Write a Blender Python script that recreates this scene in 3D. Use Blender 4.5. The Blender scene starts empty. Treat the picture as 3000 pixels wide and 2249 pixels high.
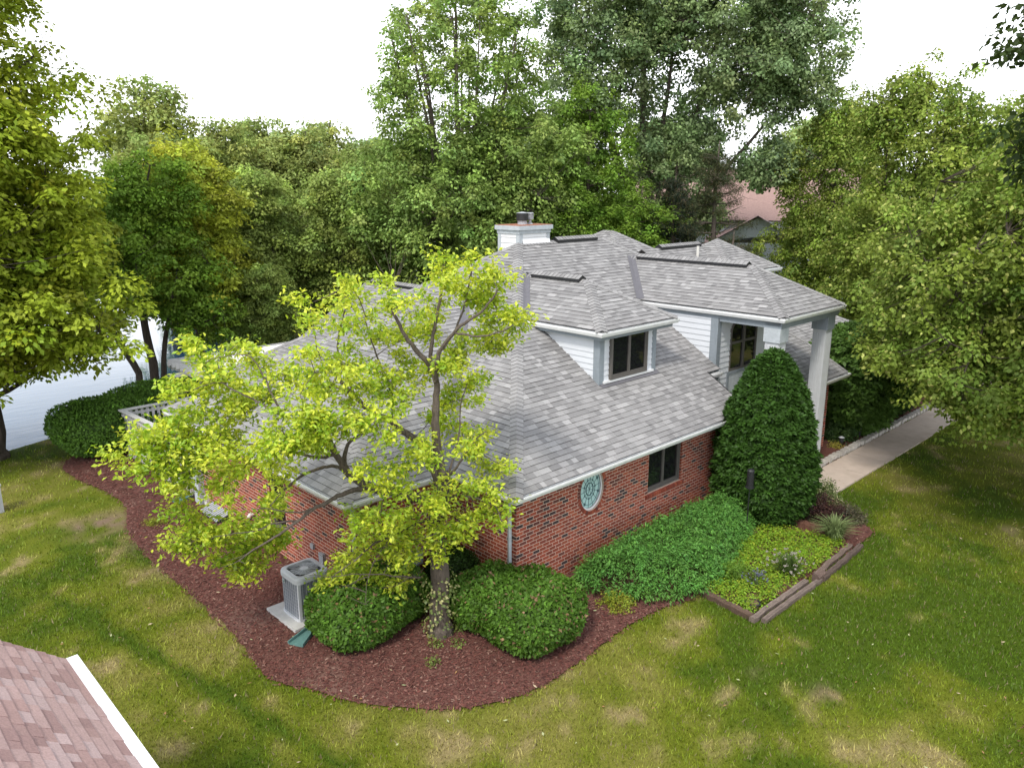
import bpy, math, random
import numpy as np
from mathutils import Vector, Matrix
sc = bpy.context.scene
C = sc.collection
R = math.radians

# ------------------------------------------------------------------ camera, sky, sun, exposure
F_PX, YAW, PITCH, ROLL = 2277.58, R(46.12), R(14.22), R(-0.08)
CAM = Vector((-10.311, -10.598, 8.469))
_fw = Vector((math.cos(YAW)*math.cos(PITCH), math.sin(YAW)*math.cos(PITCH), -math.sin(PITCH)))
_rt = Vector((math.sin(YAW), -math.cos(YAW), 0)); _up = _rt.cross(_fw)
_r2 = _rt*math.cos(ROLL)+_up*math.sin(ROLL); _u2 = -_rt*math.sin(ROLL)+_up*math.cos(ROLL)
cd = bpy.data.cameras.new('camera'); cam = bpy.data.objects.new('camera', cd); C.objects.link(cam)
cam.matrix_world = Matrix(((_r2.x, _u2.x, -_fw.x, CAM.x), (_r2.y, _u2.y, -_fw.y, CAM.y), (_r2.z, _u2.z, -_fw.z, CAM.z), (0, 0, 0, 1)))
cd.sensor_width = 36; cd.lens = F_PX/3000*36; cd.clip_end = 2000; cd.clip_start = .1
sc.camera = cam
SUN = Vector((-.75, -.30, 1.05)).normalized()
EL, AZ = math.asin(SUN.z), math.atan2(SUN.x, SUN.y)
w = bpy.data.worlds.new('World'); sc.world = w; w.use_nodes = True
nt = w.node_tree; bg = nt.nodes['Background']
sky = nt.nodes.new('ShaderNodeTexSky'); sky.sky_type = 'NISHITA'; sky.sun_disc = False
sky.sun_elevation = EL; sky.sun_rotation = AZ; sky.air_density = 1.0; sky.dust_density = 1.2; sky.ozone_density = 1.0
# thin bright cloud veil, broken higher up
tc = nt.nodes.new('ShaderNodeTexCoord'); mp = nt.nodes.new('ShaderNodeMapping'); mp.inputs['Scale'].default_value = (1.2, 1.2, 3.5)
nz = nt.nodes.new('ShaderNodeTexNoise'); nz.inputs['Scale'].default_value = 2.2; nz.inputs['Detail'].default_value = 6
rp = nt.nodes.new('ShaderNodeValToRGB'); rp.color_ramp.elements[0].position = .36; rp.color_ramp.elements[1].position = .60
rp.color_ramp.elements[0].color = (.10, .10, .10, 1); rp.color_ramp.elements[1].color = (.75, .75, .75, 1)
mx = nt.nodes.new('ShaderNodeMixRGB'); mx.inputs['Color2'].default_value = (14.0, 14.3, 14.9, 1)
L_ = nt.links.new
L_(tc.outputs['Generated'], mp.inputs['Vector']); L_(mp.outputs['Vector'], nz.inputs['Vector']); L_(nz.outputs['Fac'], rp.inputs['Fac'])
sp = nt.nodes.new('ShaderNodeSeparateXYZ'); ml = nt.nodes.new('ShaderNodeMapRange'); ml.inputs['From Min'].default_value = .18; ml.inputs['From Max'].default_value = .31; ml.inputs['To Min'].default_value = .97; ml.inputs['To Max'].default_value = 0
ma = nt.nodes.new('ShaderNodeMath'); ma.operation = 'MAXIMUM'; L_(tc.outputs['Generated'], sp.inputs[0]); L_(sp.outputs['Z'], ml.inputs['Value']); L_(ml.outputs['Result'], ma.inputs[0]); L_(rp.outputs['Color'], ma.inputs[1]); L_(ma.outputs[0], mx.inputs['Fac']); L_(sky.outputs['Color'], mx.inputs['Color1']); L_(mx.outputs['Color'], bg.inputs['Color'])
bg.inputs['Strength'].default_value = .10
sd = bpy.data.lights.new('sun', 'SUN'); sd.energy = 1.5; sd.angle = R(11); sd.color = (1, .95, .86)
sun = bpy.data.objects.new('sun', sd); C.objects.link(sun); sun.rotation_euler = SUN.to_track_quat('Z', 'Y').to_euler(); sun.location = SUN*60
vs = sc.view_settings; vs.view_transform = 'Standard'; vs.look = 'None'; vs.gamma = 1; vs.exposure = 0.95
sc.cycles.max_bounces = 6; sc.cycles.diffuse_bounces = 3; sc.cycles.transparent_max_bounces = 4
sc.cycles.use_denoising = True

rnd = random.Random(7)
RS = np.random.RandomState(11)

# ------------------------------------------------------------------ materials
def nodes_of(name):
    m = bpy.data.materials.new(name); m.use_nodes = True
    return m, m.node_tree.nodes, m.node_tree.links
def mat(name, col=None, rough=.7, spec=.3, noise=0., nscale=8., bump=0., bscale=60., metal=0., stretch=None, ncol=None, nscl2=0):
    """Principled; the colour is col, or the mesh's own per-face tint when col is None; noise mottles it"""
    m, N, L = nodes_of(name); b = N['Principled BSDF']
    b.inputs['Roughness'].default_value = rough; b.inputs['Specular IOR Level'].default_value = spec; b.inputs['Metallic'].default_value = metal
    t = N.new('ShaderNodeTexCoord'); src = t.outputs['Object']
    if stretch:
        mm = N.new('ShaderNodeMapping'); mm.inputs['Scale'].default_value = stretch; L.new(src, mm.inputs['Vector']); src = mm.outputs['Vector']
    if col is None:
        a = N.new('ShaderNodeAttribute'); a.attribute_name = 'col'; out = a.outputs['Color']
    else:
        c = N.new('ShaderNodeRGB'); c.outputs[0].default_value = (*col, 1); out = c.outputs[0]
    if noise:
        n = N.new('ShaderNodeTexNoise'); n.inputs['Scale'].default_value = nscale; n.inputs['Detail'].default_value = 8; n.inputs['Roughness'].default_value = .65
        L.new(src, n.inputs['Vector'])
        r = N.new('ShaderNodeMapRange'); r.inputs['From Min'].default_value = .25; r.inputs['From Max'].default_value = .75
        r.inputs['To Min'].default_value = 1-noise; r.inputs['To Max'].default_value = 1+noise
        L.new(n.outputs['Fac'], r.inputs['Value'])
        x = N.new('ShaderNodeMixRGB'); x.blend_type = 'MULTIPLY'; x.inputs['Fac'].default_value = 1
        L.new(out, x.inputs['Color1']); L.new(r.outputs['Result'], x.inputs['Color2']); out = x.outputs['Color']
        if ncol:
            n2 = N.new('ShaderNodeTexNoise'); n2.inputs['Scale'].default_value = nscl2 or nscale*.37; n2.inputs['Detail'].default_value = 5
            L.new(src, n2.inputs['Vector'])
            q = N.new('ShaderNodeMapRange'); q.inputs['From Min'].default_value = .52; q.inputs['From Max'].default_value = .72; L.new(n2.outputs['Fac'], q.inputs['Value'])
            y = N.new('ShaderNodeMixRGB'); y.inputs['Color2'].default_value = (*ncol, 1); L.new(q.outputs['Result'], y.inputs['Fac']); L.new(out, y.inputs['Color1']); out = y.outputs['Color']
    L.new(out, b.inputs['Base Color'])
    if bump:
        n = N.new('ShaderNodeTexNoise'); n.inputs['Scale'].default_value = bscale; n.inputs['Detail'].default_value = 5; L.new(src, n.inputs['Vector'])
        bb = N.new('ShaderNodeBump'); bb.inputs['Strength'].default_value = bump; bb.inputs['Distance'].default_value = .02
        L.new(n.outputs['Fac'], bb.inputs['Height']); L.new(bb.outputs['Normal'], b.inputs['Normal'])
    return m
def leaf_mat(name, trans=.3, gloss=.05):
    m, N, L = nodes_of(name); N.remove(N['Principled BSDF']); o = N['Material Output']
    a = N.new('ShaderNodeAttribute'); a.attribute_name = 'col'
    d = N.new('ShaderNodeBsdfDiffuse'); t = N.new('ShaderNodeBsdfTranslucent'); g = N.new('ShaderNodeBsdfGlossy'); g.inputs['Roughness'].default_value = .5
    h = N.new('ShaderNodeHueSaturation'); h.inputs['Hue'].default_value = .49; h.inputs['Value'].default_value = 1.5
    m1 = N.new('ShaderNodeMixShader'); m1.inputs[0].default_value = trans; m2 = N.new('ShaderNodeMixShader'); m2.inputs[0].default_value = gloss
    L.new(a.outputs['Color'], d.inputs[0]); L.new(a.outputs['Color'], h.inputs['Color']); L.new(h.outputs['Color'], t.inputs[0])
    L.new(d.outputs[0], m1.inputs[1]); L.new(t.outputs[0], m1.inputs[2]); L.new(m1.outputs[0], m2.inputs[1]); L.new(g.outputs[0], m2.inputs[2]); L.new(m2.outputs[0], o.inputs[0])
    return m
M_leaf = leaf_mat('leaf', .28, .015)
M_leafg = leaf_mat('glossy_leaf', .35, .04)
M_grass = leaf_mat('grass_blade', .25, .02)
M_bark = mat('bark', (.085, .068, .055), .9, .1, .45, 6, .8, 25, stretch=(3, 3, .6))
M_barkg = mat('grey_bark', (.125, .102, .083), .9, .1, .45, 9, 1.0, 30, stretch=(3, 3, .5))
M_shingle = mat('grey_shingle', None, .92, .15, .16, 45, .25, 140)
M_pinkshingle = mat('pink_shingle', None, .92, .15, .2, 40, .25, 120)
M_brick = mat('brick', None, .88, .2, .22, 22, .25, 60)
M_mortar = mat('mortar', (.62, .47, .38), .95, .1, .18, 30, .3, 80)
M_column = mat('column_paint', (.50, .51, .52), .55, .3, .08, 5)
M_white = mat('white_paint', (.72, .72, .72), .5, .35, .06, 5)
M_gutter = mat('white_gutter', (.80, .80, .79), .35, .45, .09, 6)
M_siding = mat('siding', (.60, .62, .65), .6, .3, .06, 4, stretch=(1, 1, 6))
M_trim = mat('grey_trim', (.235, .265, .29), .6, .3, .12, 6, stretch=(2, 2, 1))
M_trimw = mat('weathered_trim', (.42, .45, .47), .65, .3, .18, 9)
M_frame = mat('window_frame', (.115, .105, .095), .55, .35, .1, 9)
M_glass = mat('window_glass', (.012, .012, .013), .04, .7)
M_curtain = mat('blind', (.30, .28, .25), .7, .2, .1, 20, stretch=(1, 1, 8))
M_dark = mat('dark_metal', (.02, .02, .022), .45, .4, .15, 20)
M_grey = mat('galvanised', (.34, .35, .37), .45, .5, .12, 12)
M_flash = mat('flashing', (.12, .115, .125), .5, .4, .15, 8)
M_rust = mat('rusty_metal', (.30, .135, .085), .8, .2, .35, 9)
M_conc = mat('concrete', (.49, .405, .34), .9, .15, .10, 3.5, .15, 150, ncol=(.43, .35, .29))
M_pad = mat('pad', (.45, .44, .42), .9, .15, .12, 9, .1, 90)
M_stone = mat('edging_stone', None, .95, .1, .3, 14, .5, 50)
M_timber = mat('weathered_timber', None, .95, .1, .45, 7, .8, 30, stretch=(.8, 9, 6))
M_teal = mat('teal_plastic', (.10, .20, .185), .55, .35, .2, 14)
M_acgrey = mat('ac_paint', (.52, .53, .55), .5, .35, .06, 10)
M_accoil = mat('ac_coil', (.22, .235, .26), .6, .4, .35, 60, stretch=(1, 1, .1))
M_tealglass = mat('leaded_glass', (.46, .66, .64), .3, .5, .12, 9)
M_came = mat('lead_came', (.04, .10, .11), .5, .4)
M_fence = mat('fence_paint', (.50, .49, .47), .7, .2, .15, 10)
M_panel = mat('pergola_sheet', (.80, .77, .74), .6, .3, .05, 3)
M_ivory = mat('ivory_plastic', (.62, .60, .55), .5, .35, .05, 9)

# ------------------------------------------------------------------ mesh helpers
class MB:
    def __init__(s): s.v = []; s.f = []; s.c = []
    def poly(s, pts, col=(.5, .5, .5)):
        i = len(s.v); s.v += [tuple(p) for p in pts]; s.f.append(tuple(range(i, i+len(pts)))); s.c.append(col)
    def box(s, x0, y0, z0, x1, y1, z1, col=(.5, .5, .5)):
        s.hexa([(x0, y0, z0), (x1, y0, z0), (x1, y1, z0), (x0, y1, z0)], [(x0, y0, z1), (x1, y0, z1), (x1, y1, z1), (x0, y1, z1)], col)
    def hexa(s, bot, top, col=(.5, .5, .5)):
        n = len(bot); i = len(s.v); s.v += [tuple(p) for p in bot]+[tuple(p) for p in top]
        s.f.append(tuple(i+n-1-k for k in range(n))); s.f.append(tuple(i+n+k for k in range(n)))
        for k in range(n): s.f.append((i+k, i+(k+1) % n, i+n+(k+1) % n, i+n+k))
        s.c += [col]*(n+2)
    def cyl(s, p0, p1, r0, r1=None, n=12, col=(.5, .5, .5)):
        s.tube([p0, p1], [r0, r0 if r1 is None else r1], n, col)
    def tube(s, pts, rad, n=6, col=(.5, .5, .5), cap=True):
        pts = [Vector(p) for p in pts]; i0 = len(s.v); up = Vector((.31, .17, .93))
        for k, p in enumerate(pts):
            d = (pts[min(k+1, len(pts)-1)]-pts[max(k-1, 0)]).normalized()
            if abs(d.dot(up)) > .97: up = Vector((.9, .3, .2))
            a = d.cross(up).normalized(); b = d.cross(a)
            for j in range(n):
                t = 2*math.pi*j/n; s.v.append(tuple(p+(a*math.cos(t)+b*math.sin(t))*rad[k]))
        for k in range(len(pts)-1):
            for j in range(n):
                s.f.append((i0+k*n+j, i0+k*n+(j+1) % n, i0+(k+1)*n+(j+1) % n, i0+(k+1)*n+j)); s.c.append(col)
        if cap:
            s.f.append(tuple(i0+j for j in range(n))[::-1]); s.f.append(tuple(i0+(len(pts)-1)*n+j for j in range(n))); s.c += [col]*2
    def sweep(s, prof, path, closed=False, col=(.5, .5, .5)):
        """prof: closed loop of (outward, z); path: XY(Z) points, outward on the right of travel"""
        P = [Vector(p) for p in path]; n = len(P); m = len(prof); i0 = len(s.v)
        for k, p in enumerate(P):
            ds = []
            if k > 0 or closed: ds.append((P[k]-P[k-1]).xy.normalized())
            if k < n-1 or closed: ds.append((P[(k+1) % n]-P[k]).xy.normalized())
            ns = [Vector((d.y, -d.x)) for d in ds]; a = (ns[0]+ns[-1]); a = a/a.length_squared*2 if a.length > 1e-6 else ns[0]
            for (o, z) in prof: s.v.append((p.x+a.x*o, p.y+a.y*o, p.z+z))
        for k in range(n if closed else n-1):
            for j in range(m):
                a, b = i0+k*m, i0+((k+1) % n)*m; s.f.append((a+j, a+(j+1) % m, b+(j+1) % m, b+j)); s.c.append(col)
        if not closed:
            s.f.append(tuple(i0+j for j in range(m))[::-1]); s.f.append(tuple(i0+(n-1)*m+j for j in range(m))); s.c += [col]*2
    def build(s, name, m, parent=None, smooth=False):
        me = bpy.data.meshes.new(name); me.from_pydata(s.v, [], s.f)
        at = me.attributes.new('col', 'FLOAT_COLOR', 'FACE')
        at.data.foreach_set('color', np.c_[np.array(s.c, np.float32).reshape(-1, 3), np.ones(len(s.c), np.float32)].ravel())
        if smooth: me.polygons.foreach_set('use_smooth', [True]*len(s.f))
        me.materials.append(m); me.update()
        return link(name, me, parent)
def link(name, me, parent=None):
    o = bpy.data.objects.new(name, me); C.objects.link(o)
    if parent is not None:
        o.parent = parent; o.matrix_parent_inverse = Matrix.Translation(-parent.location) if parent.parent is None else Matrix()
    return o
def quads(name, V, cols, m, parent=None):
    """V (n,k,3) separate k-gons, cols (n,3)"""
    n, k = V.shape[:2]; me = bpy.data.meshes.new(name)
    me.vertices.add(n*k); me.vertices.foreach_set('co', V.astype(np.float32).ravel())
    me.loops.add(n*k); me.loops.foreach_set('vertex_index', np.arange(n*k, dtype=np.int32))
    me.polygons.add(n); me.polygons.foreach_set('loop_start', np.arange(0, n*k, k, dtype=np.int32))
    at = me.attributes.new('col', 'FLOAT_COLOR', 'FACE'); at.data.foreach_set('color', np.c_[cols, np.ones(n)].astype(np.float32).ravel())
    me.materials.append(m); me.update(calc_edges=True); me.validate()
    return link(name, me, parent)
def tag(o, label, cat, group=None, kind=None):
    o['label'] = label
    if cat: o['category'] = cat
    if group: o['group'] = group
    if kind: o['kind'] = kind
    return o
def struct(o): o['kind'] = 'structure'; return o
def empty(name, loc=(0, 0, 0)):
    o = bpy.data.objects.new(name, None); C.objects.link(o); o.location = loc; o.empty_display_size = .3
    return o
def copy_tree(o, loc, rz=0., sca=1.):
    """a copy of a thing with copies of its parts and sub-parts"""
    r = o.copy(); C.objects.link(r); r.location = loc; r.rotation_euler = (0, 0, rz); r.scale = (sca,)*3 if not hasattr(sca, '__len__') else sca
    for ch in [x for x in C.objects if x.parent == o]:
        c = ch.copy(); C.objects.link(c); c.parent = r
        for g in [x for x in C.objects if x.parent == ch]:
            d = g.copy(); C.objects.link(d); d.parent = c
    return r

_lat = RS.rand(256, 256)
def noise2(x, y, scale=1., oct=3):
    x = np.asarray(x, float)/scale; y = np.asarray(y, float)/scale; out = 0; amp = 1; tot = 0
    for k in range(oct):
        xi = np.floor(x).astype(int); yi = np.floor(y).astype(int); fx = x-xi; fy = y-yi; fx = fx*fx*(3-2*fx); fy = fy*fy*(3-2*fy)
        g = lambda a, b: _lat[(a+37*k) % 256, (b+91*k) % 256]
        out = out+amp*((g(xi, yi)*(1-fx)+g(xi+1, yi)*fx)*(1-fy)+(g(xi, yi+1)*(1-fx)+g(xi+1, yi+1)*fx)*fy); tot += amp
        amp *= .5; x = x*2.03+11.3; y = y*2.03+5.7
    return out/tot
def inside(px, py, poly):
    px = np.asarray(px, float); py = np.asarray(py, float); r = np.zeros(px.shape, bool); n = len(poly)
    for i in range(n):
        x0, y0 = poly[i]; x1, y1 = poly[(i+1) % n]
        if y0 == y1: continue
        c = ((y0 > py) != (y1 > py)) & (px < (x1-x0)*(py-y0)/(y1-y0)+x0); r ^= c
    return r
def edge_dist(px, py, poly, closed=True):
    d = np.full(np.shape(px), 1e9); n = len(poly)
    for i in range(n if closed else n-1):
        x0, y0 = poly[i]; x1, y1 = poly[(i+1) % n]; dx, dy = x1-x0, y1-y0; q = dx*dx+dy*dy+1e-9
        t = np.clip(((px-x0)*dx+(py-y0)*dy)/q, 0, 1); d = np.minimum(d, np.hypot(px-x0-t*dx, py-y0-t*dy))
    return d
def smooth_poly(pts, it=2):
    for _ in range(it):
        q = []
        for i in range(len(pts)):
            a, b = pts[i], pts[(i+1) % len(pts)]; q += [(.75*a[0]+.25*b[0], .75*a[1]+.25*b[1]), (.25*a[0]+.75*b[0], .25*a[1]+.75*b[1])]
        pts = q
    return pts
def clip(poly, a, b, c):
    """keep a*x+b*y<=c"""
    out = []; n = len(poly)
    for i in range(n):
        p, q = poly[i], poly[(i+1) % n]; dp = a*p[0]+b*p[1]-c; dq = a*q[0]+b*q[1]-c
        if dp <= 0: out.append(p)
        if dp*dq < 0: t = dp/(dp-dq); out.append((p[0]+(q[0]-p[0])*t, p[1]+(q[1]-p[1])*t))
    return out

# ------------------------------------------------------------------ shingled roof planes
GREYS = [(.225, .218, .214), (.255, .248, .243), (.285, .277, .271), (.200, .194, .191), (.325, .316, .309)]
def shingle_plane(mb, P, rng, pal=GREYS, ex=.143, tab=(.11, .32), under=True, wts=(5, 6, 4, 3, 1)):
    P = [Vector(p) for p in P]
    n = Vector((0, 0, 0))
    for i in range(len(P)): n += (P[i]-P[0]).cross(P[(i+1) % len(P)]-P[0])
    n.normalize()
    if n.z < 0: n = -n
    v = (Vector((0, 0, 1))-n*n.z).normalized(); u = v.cross(n)
    o = P[0].copy(); zmin = min(p.z for p in P); o = o+v*((zmin-o.z)/v.z)
    Q = [((p-o).dot(u), (p-o).dot(v)) for p in P]
    W = lambda q, h: o+u*q[0]+v*q[1]+n*h
    if under: mb.poly([W(q, -.012) for q in Q], pal[3])
    u0, u1 = min(q[0] for q in Q), max(q[0] for q in Q); v1 = max(q[1] for q in Q); k = 0
    while k*ex < v1:
        va, vb = k*ex, (k+1)*ex; x = u0-rng.random()*.3; k += 1
        strip = clip(clip(Q, 0, -1, -va), 0, 1, vb+.012)
        if len(strip) < 3: continue
        sx0, sx1 = min(q[0] for q in strip), max(q[0] for q in strip)
        while x < sx1:
            wd = rng.uniform(*tab); a, b = x, x+wd; x = b
            if b < sx0: continue
            t = clip(clip(strip, -1, 0, -a), 1, 0, b)
            if len(t) < 3: continue
            c0 = rng.choices(pal, wts)[0]; j = rng.uniform(.94, 1.06); c = tuple(q*j for q in c0)
            hb = .011+(.007 if rng.random() < .45 else 0)
            hh = [hb+(0.001-hb)*(q[1]-va)/ex for q in t]
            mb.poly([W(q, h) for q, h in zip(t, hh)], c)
            for i in range(len(t)):
                p, q = t[i], t[(i+1) % len(t)]
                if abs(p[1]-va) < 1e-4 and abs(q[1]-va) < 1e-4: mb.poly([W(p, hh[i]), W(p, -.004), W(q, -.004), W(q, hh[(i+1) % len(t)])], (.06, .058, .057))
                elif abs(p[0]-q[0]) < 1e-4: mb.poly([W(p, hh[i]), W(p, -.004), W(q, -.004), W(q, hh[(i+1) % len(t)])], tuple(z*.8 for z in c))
def hip_caps(mb, A, B, nl, nr, rng, pal=GREYS, wd=.15, ex=.143, lift=.02):
    """folded cap shingles from A (low) to B (high); nl, nr: normals of the two planes"""
    A, B = Vector(A), Vector(B); d = (B-A); Ln = d.length; d.normalize(); nl, nr = Vector(nl).normalized(), Vector(nr).normalized()
    a = d.cross(nl).normalized(); b = d.cross(nr).normalized(); up = (nl+nr).normalized()
    if a.dot(nr) > 0: a = -a
    if b.dot(nl) > 0: b = -b
    k = 0
    while k*ex < Ln:
        s0, s1 = k*ex, min((k+1)*ex+.02, Ln); k += 1; c0 = pal[rng.choice((1, 1, 2, 0))]; j = rng.uniform(.95, 1.05); c = tuple(q*j for q in c0)
        lo, hi = lift+.012, lift
        p0, p1 = A+d*s0+up*lo, A+d*s1+up*hi
        l0, l1 = A+d*s0+a*wd+nl*(lo-.006), A+d*s1+a*wd+nl*(hi-.006); r0, r1 = A+d*s0+b*wd+nr*(lo-.006), A+d*s1+b*wd+nr*(hi-.006)
        mb.poly([p0, l0, l1, p1], c); mb.poly([p0, p1, r1, r0], c)
        for x, y in ((p0, l0), (r0, p0)): mb.poly([x, y, y-up*.016, x-up*.016], (.05, .049, .048))
        mb.poly([l0, l1, l1-nl*.02, l0-nl*.02], c); mb.poly([r0, r1, r1-nr*.02, r0-nr*.02], c)
def nrm(*p):
    p = [Vector(q) for q in p]; n = (p[1]-p[0]).cross(p[2]-p[0]).normalized()
    return n if n.z > 0 else -n

# ------------------------------------------------------------------ brick and siding walls
REDS = [(.30, .072, .042), (.255, .06, .036), (.345, .095, .052), (.215, .055, .037), (.14, .05, .04), (.065, .048, .048)]
def grid_wall(mb, org, u, nrmv, wd, z0, z1, holes, thick=.2, rec=.1):
    """mortar slab with rectangular holes; returns nothing"""
    org, u, n = Vector(org), Vector(u), Vector(nrmv)
    xs = sorted({0, wd, *[h[0] for h in holes], *[h[2] for h in holes]}); zs = sorted({z0, z1, *[h[1] for h in holes], *[h[3] for h in holes]})
    W = lambda x, z, d=0: org+u*x+Vector((0, 0, z))-n*d
    for i in range(len(xs)-1):
        for j in range(len(zs)-1):
            cx, cz = (xs[i]+xs[i+1])/2, (zs[j]+zs[j+1])/2
            if any(h[0] < cx < h[2] and h[1] < cz < h[3] for h in holes): continue
            mb.poly([W(xs[i], zs[j]), W(xs[i+1], zs[j]), W(xs[i+1], zs[j+1]), W(xs[i], zs[j+1])])
            mb.poly([W(xs[i], zs[j], thick), W(xs[i], zs[j+1], thick), W(xs[i+1], zs[j+1], thick), W(xs[i+1], zs[j], thick)])
    for h in holes:
        for (a, b) in (((h[0], h[1]), (h[2], h[1])), ((h[2], h[1]), (h[2], h[3])), ((h[2], h[3]), (h[0], h[3])), ((h[0], h[3]), (h[0], h[1]))):
            mb.poly([W(*a), W(*b), W(*b, thick), W(*a, thick)])
def bricks(mb, org, u, nrmv, wd, z0, z1, holes, rng, bl=.2, bh=.0815, oval=None, jambs=True):
    org, u, n = Vector(org), Vector(u), Vector(nrmv); g = .0165; k = 0; z = z0
    W = lambda x, zz, d: org+u*x+Vector((0, 0, zz))+n*d
    def brick(a, b, za, zb, c):
        h = .004; f = [W(a, za, h), W(b, za, h), W(b, zb, h), W(a, zb, h)]; q = [W(a, za, 0), W(b, za, 0), W(b, zb, 0), W(a, zb, 0)]
        mb.poly(f, c)
        for i in range(4): mb.poly([q[i], q[(i+1) % 4], f[(i+1) % 4], f[i]], c)
    while z < z1-.03:
        zb = min(z+bh-g, z1); x = -bl/2 if k % 2 else 0.; k += 1
        while x < wd:
            segs = [(max(x, 0.), min(x+bl-g, wd))]
            for h in holes:
                if h[1] < (z+zb)/2 < h[3]:
                    ns = []
                    for a, b in segs:
                        if b <= h[0] or a >= h[2]: ns.append((a, b)); continue
                        if a < h[0]: ns.append((a, h[0]))
                        if b > h[2]: ns.append((h[2], b))
                    segs = ns
            for a, b in segs:
                if b-a < .02: continue
                if oval:
                    t = max(0, 1-(((z+zb)/2-oval[1])/oval[3])**2)**.5*oval[2]
                    lo, hi = oval[0]-t, oval[0]+t
                    if t > 0 and b > lo and a < hi:
                        if a < lo-.02: brick(a, lo, z, zb, rng.choice(REDS[:4]))
                        if b > hi+.02: brick(hi, b, z, zb, rng.choice(REDS[:4]))
                        continue
                c = rng.choices(REDS, (6, 6, 4, 4, 2.5, 1.5))[0]; j = rng.uniform(.85, 1.15)
                brick(a, b, z, zb, tuple(q*j for q in c))
            x += bl
        z += bh
def clapboards(mb, org, u, nrmv, poly, ex=.15):
    """lapped boards filling the polygon poly [(x,z)] on the wall through org"""
    org, u, n = Vector(org), Vector(u), Vector(nrmv); z0 = min(p[1] for p in poly); z1 = max(p[1] for p in poly)
    W = lambda q, d: org+u*q[0]+Vector((0, 0, q[1]))+n*d
    z = math.floor(z0/ex)*ex
    mb.poly([W(q, -.004) for q in poly])
    while z < z1:
        s = clip(clip(poly, 0, -1, -z), 0, 1, z+ex+.005)
        if len(s) > 2:
            h = [.022-(q[1]-z)/ex*.019 for q in s]; mb.poly([W(q, d) for q, d in zip(s, h)])
            for i in range(len(s)):
                a, b = s[i], s[(i+1) % len(s)]
                if abs(a[1]-z) < 1e-5 and abs(b[1]-z) < 1e-5: mb.poly([W(a, .022), W(a, 0), W(b, 0), W(b, .022)])
        z += ex

# ================================================================== ground, pond, lawn, beds, walk
SHORE = [(-60, 15), (-14, 17), (-7.5, 18.0), (-5.2, 18.6), (-2.5, 19.6), (0, 22.6), (3, 25.2), (8, 29.5), (14, 33.5), (22, 37), (22.5, 39), (13, 42), (9.5, 52), (12, 90), (20, 150), (-60, 170)]
MULCH_F = smooth_poly([(-4.2, 16.4), (-4.6, 15.6), (-4.62, 14.4), (-4.2, 12.3), (-4.2, 10.7), (-4.8, 9.3), (-4.9, 7.1), (-4.85, 5.1), (-4.85, 2.9), (-5.05, 1.5), (-5.05, .95), (-4.7, .45), (-4.45, -.25), (-3.95, -1.05), (-3.35, -1.7), (-2.62, -2.2), (-1.65, -2.46), (-.1, -2.34), (1.46, -2.2), (2.4, -2.5), (3.1, -2.6), (3.0, .5), (-.3, .5), (-2.3, 3), (-2.3, 17)], 2)
MULCH_R = smooth_poly([(3.2, -2.45), (3.0, -3.8), (7.5, -3.85), (8.3, -3.95), (8.85, -3.85), (9.15, -3.45), (9.35, -2.95), (9.9, -2.55), (10.5, -2.1), (10.3, -.7), (8, .6), (3.1, .5)], 2)
MULCH_E = [(9.5, -.86), (26, -.80), (26, 1.6), (9.5, 1.6)]
MULCH_T = [(3.3+1.55*math.cos(t)*(1+.08*math.sin(3*t)), -10.0+1.55*math.sin(t)*(1+.08*math.cos(2*t))) for t in np.linspace(0, 2*math.pi, 30, endpoint=False)]
WALK = [(9.0, -2.10), (30, -2.10), (30, -.90), (9.0, -.90)]
HOUSE = [(-2.55, 2.1), (0, 2.1), (0, 0), (8.3, 0), (8.3, 1), (12.4, 1), (12.4, .0), (14.3, 0), (14.3, 1.9), (22, 1.9), (22, 12), (8, 13), (-.2, 13), (-2.55, 10.3)]
def sst(a, b, x): t = np.clip((x-a)/(b-a), 0, 1); return t*t*(3-2*t)
def gz(x, y):
    x = np.asarray(x, float); y = np.asarray(y, float)
    ins = inside(x, y, SHORE); d = edge_dist(x, y, SHORE)
    far = np.hypot(x-5, y-5)
    h = np.where(ins, -1.6*sst(0, 2.5, d), 0)+(noise2(x, y, 7, 2)-.5)*.05*sst(.3, 2.0, edge_dist(x, y, HOUSE))
    return h+np.where(~ins, sst(55, 140, far)*sst(75, 60, np.degrees(np.arctan2(y+10, x+10)))*3.0, 0)
GR = np.array([(.085, .135, .010), (.175, .205, .018), (.270, .255, .055), (.42, .32, .17), (.30, .205, .15)])
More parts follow.
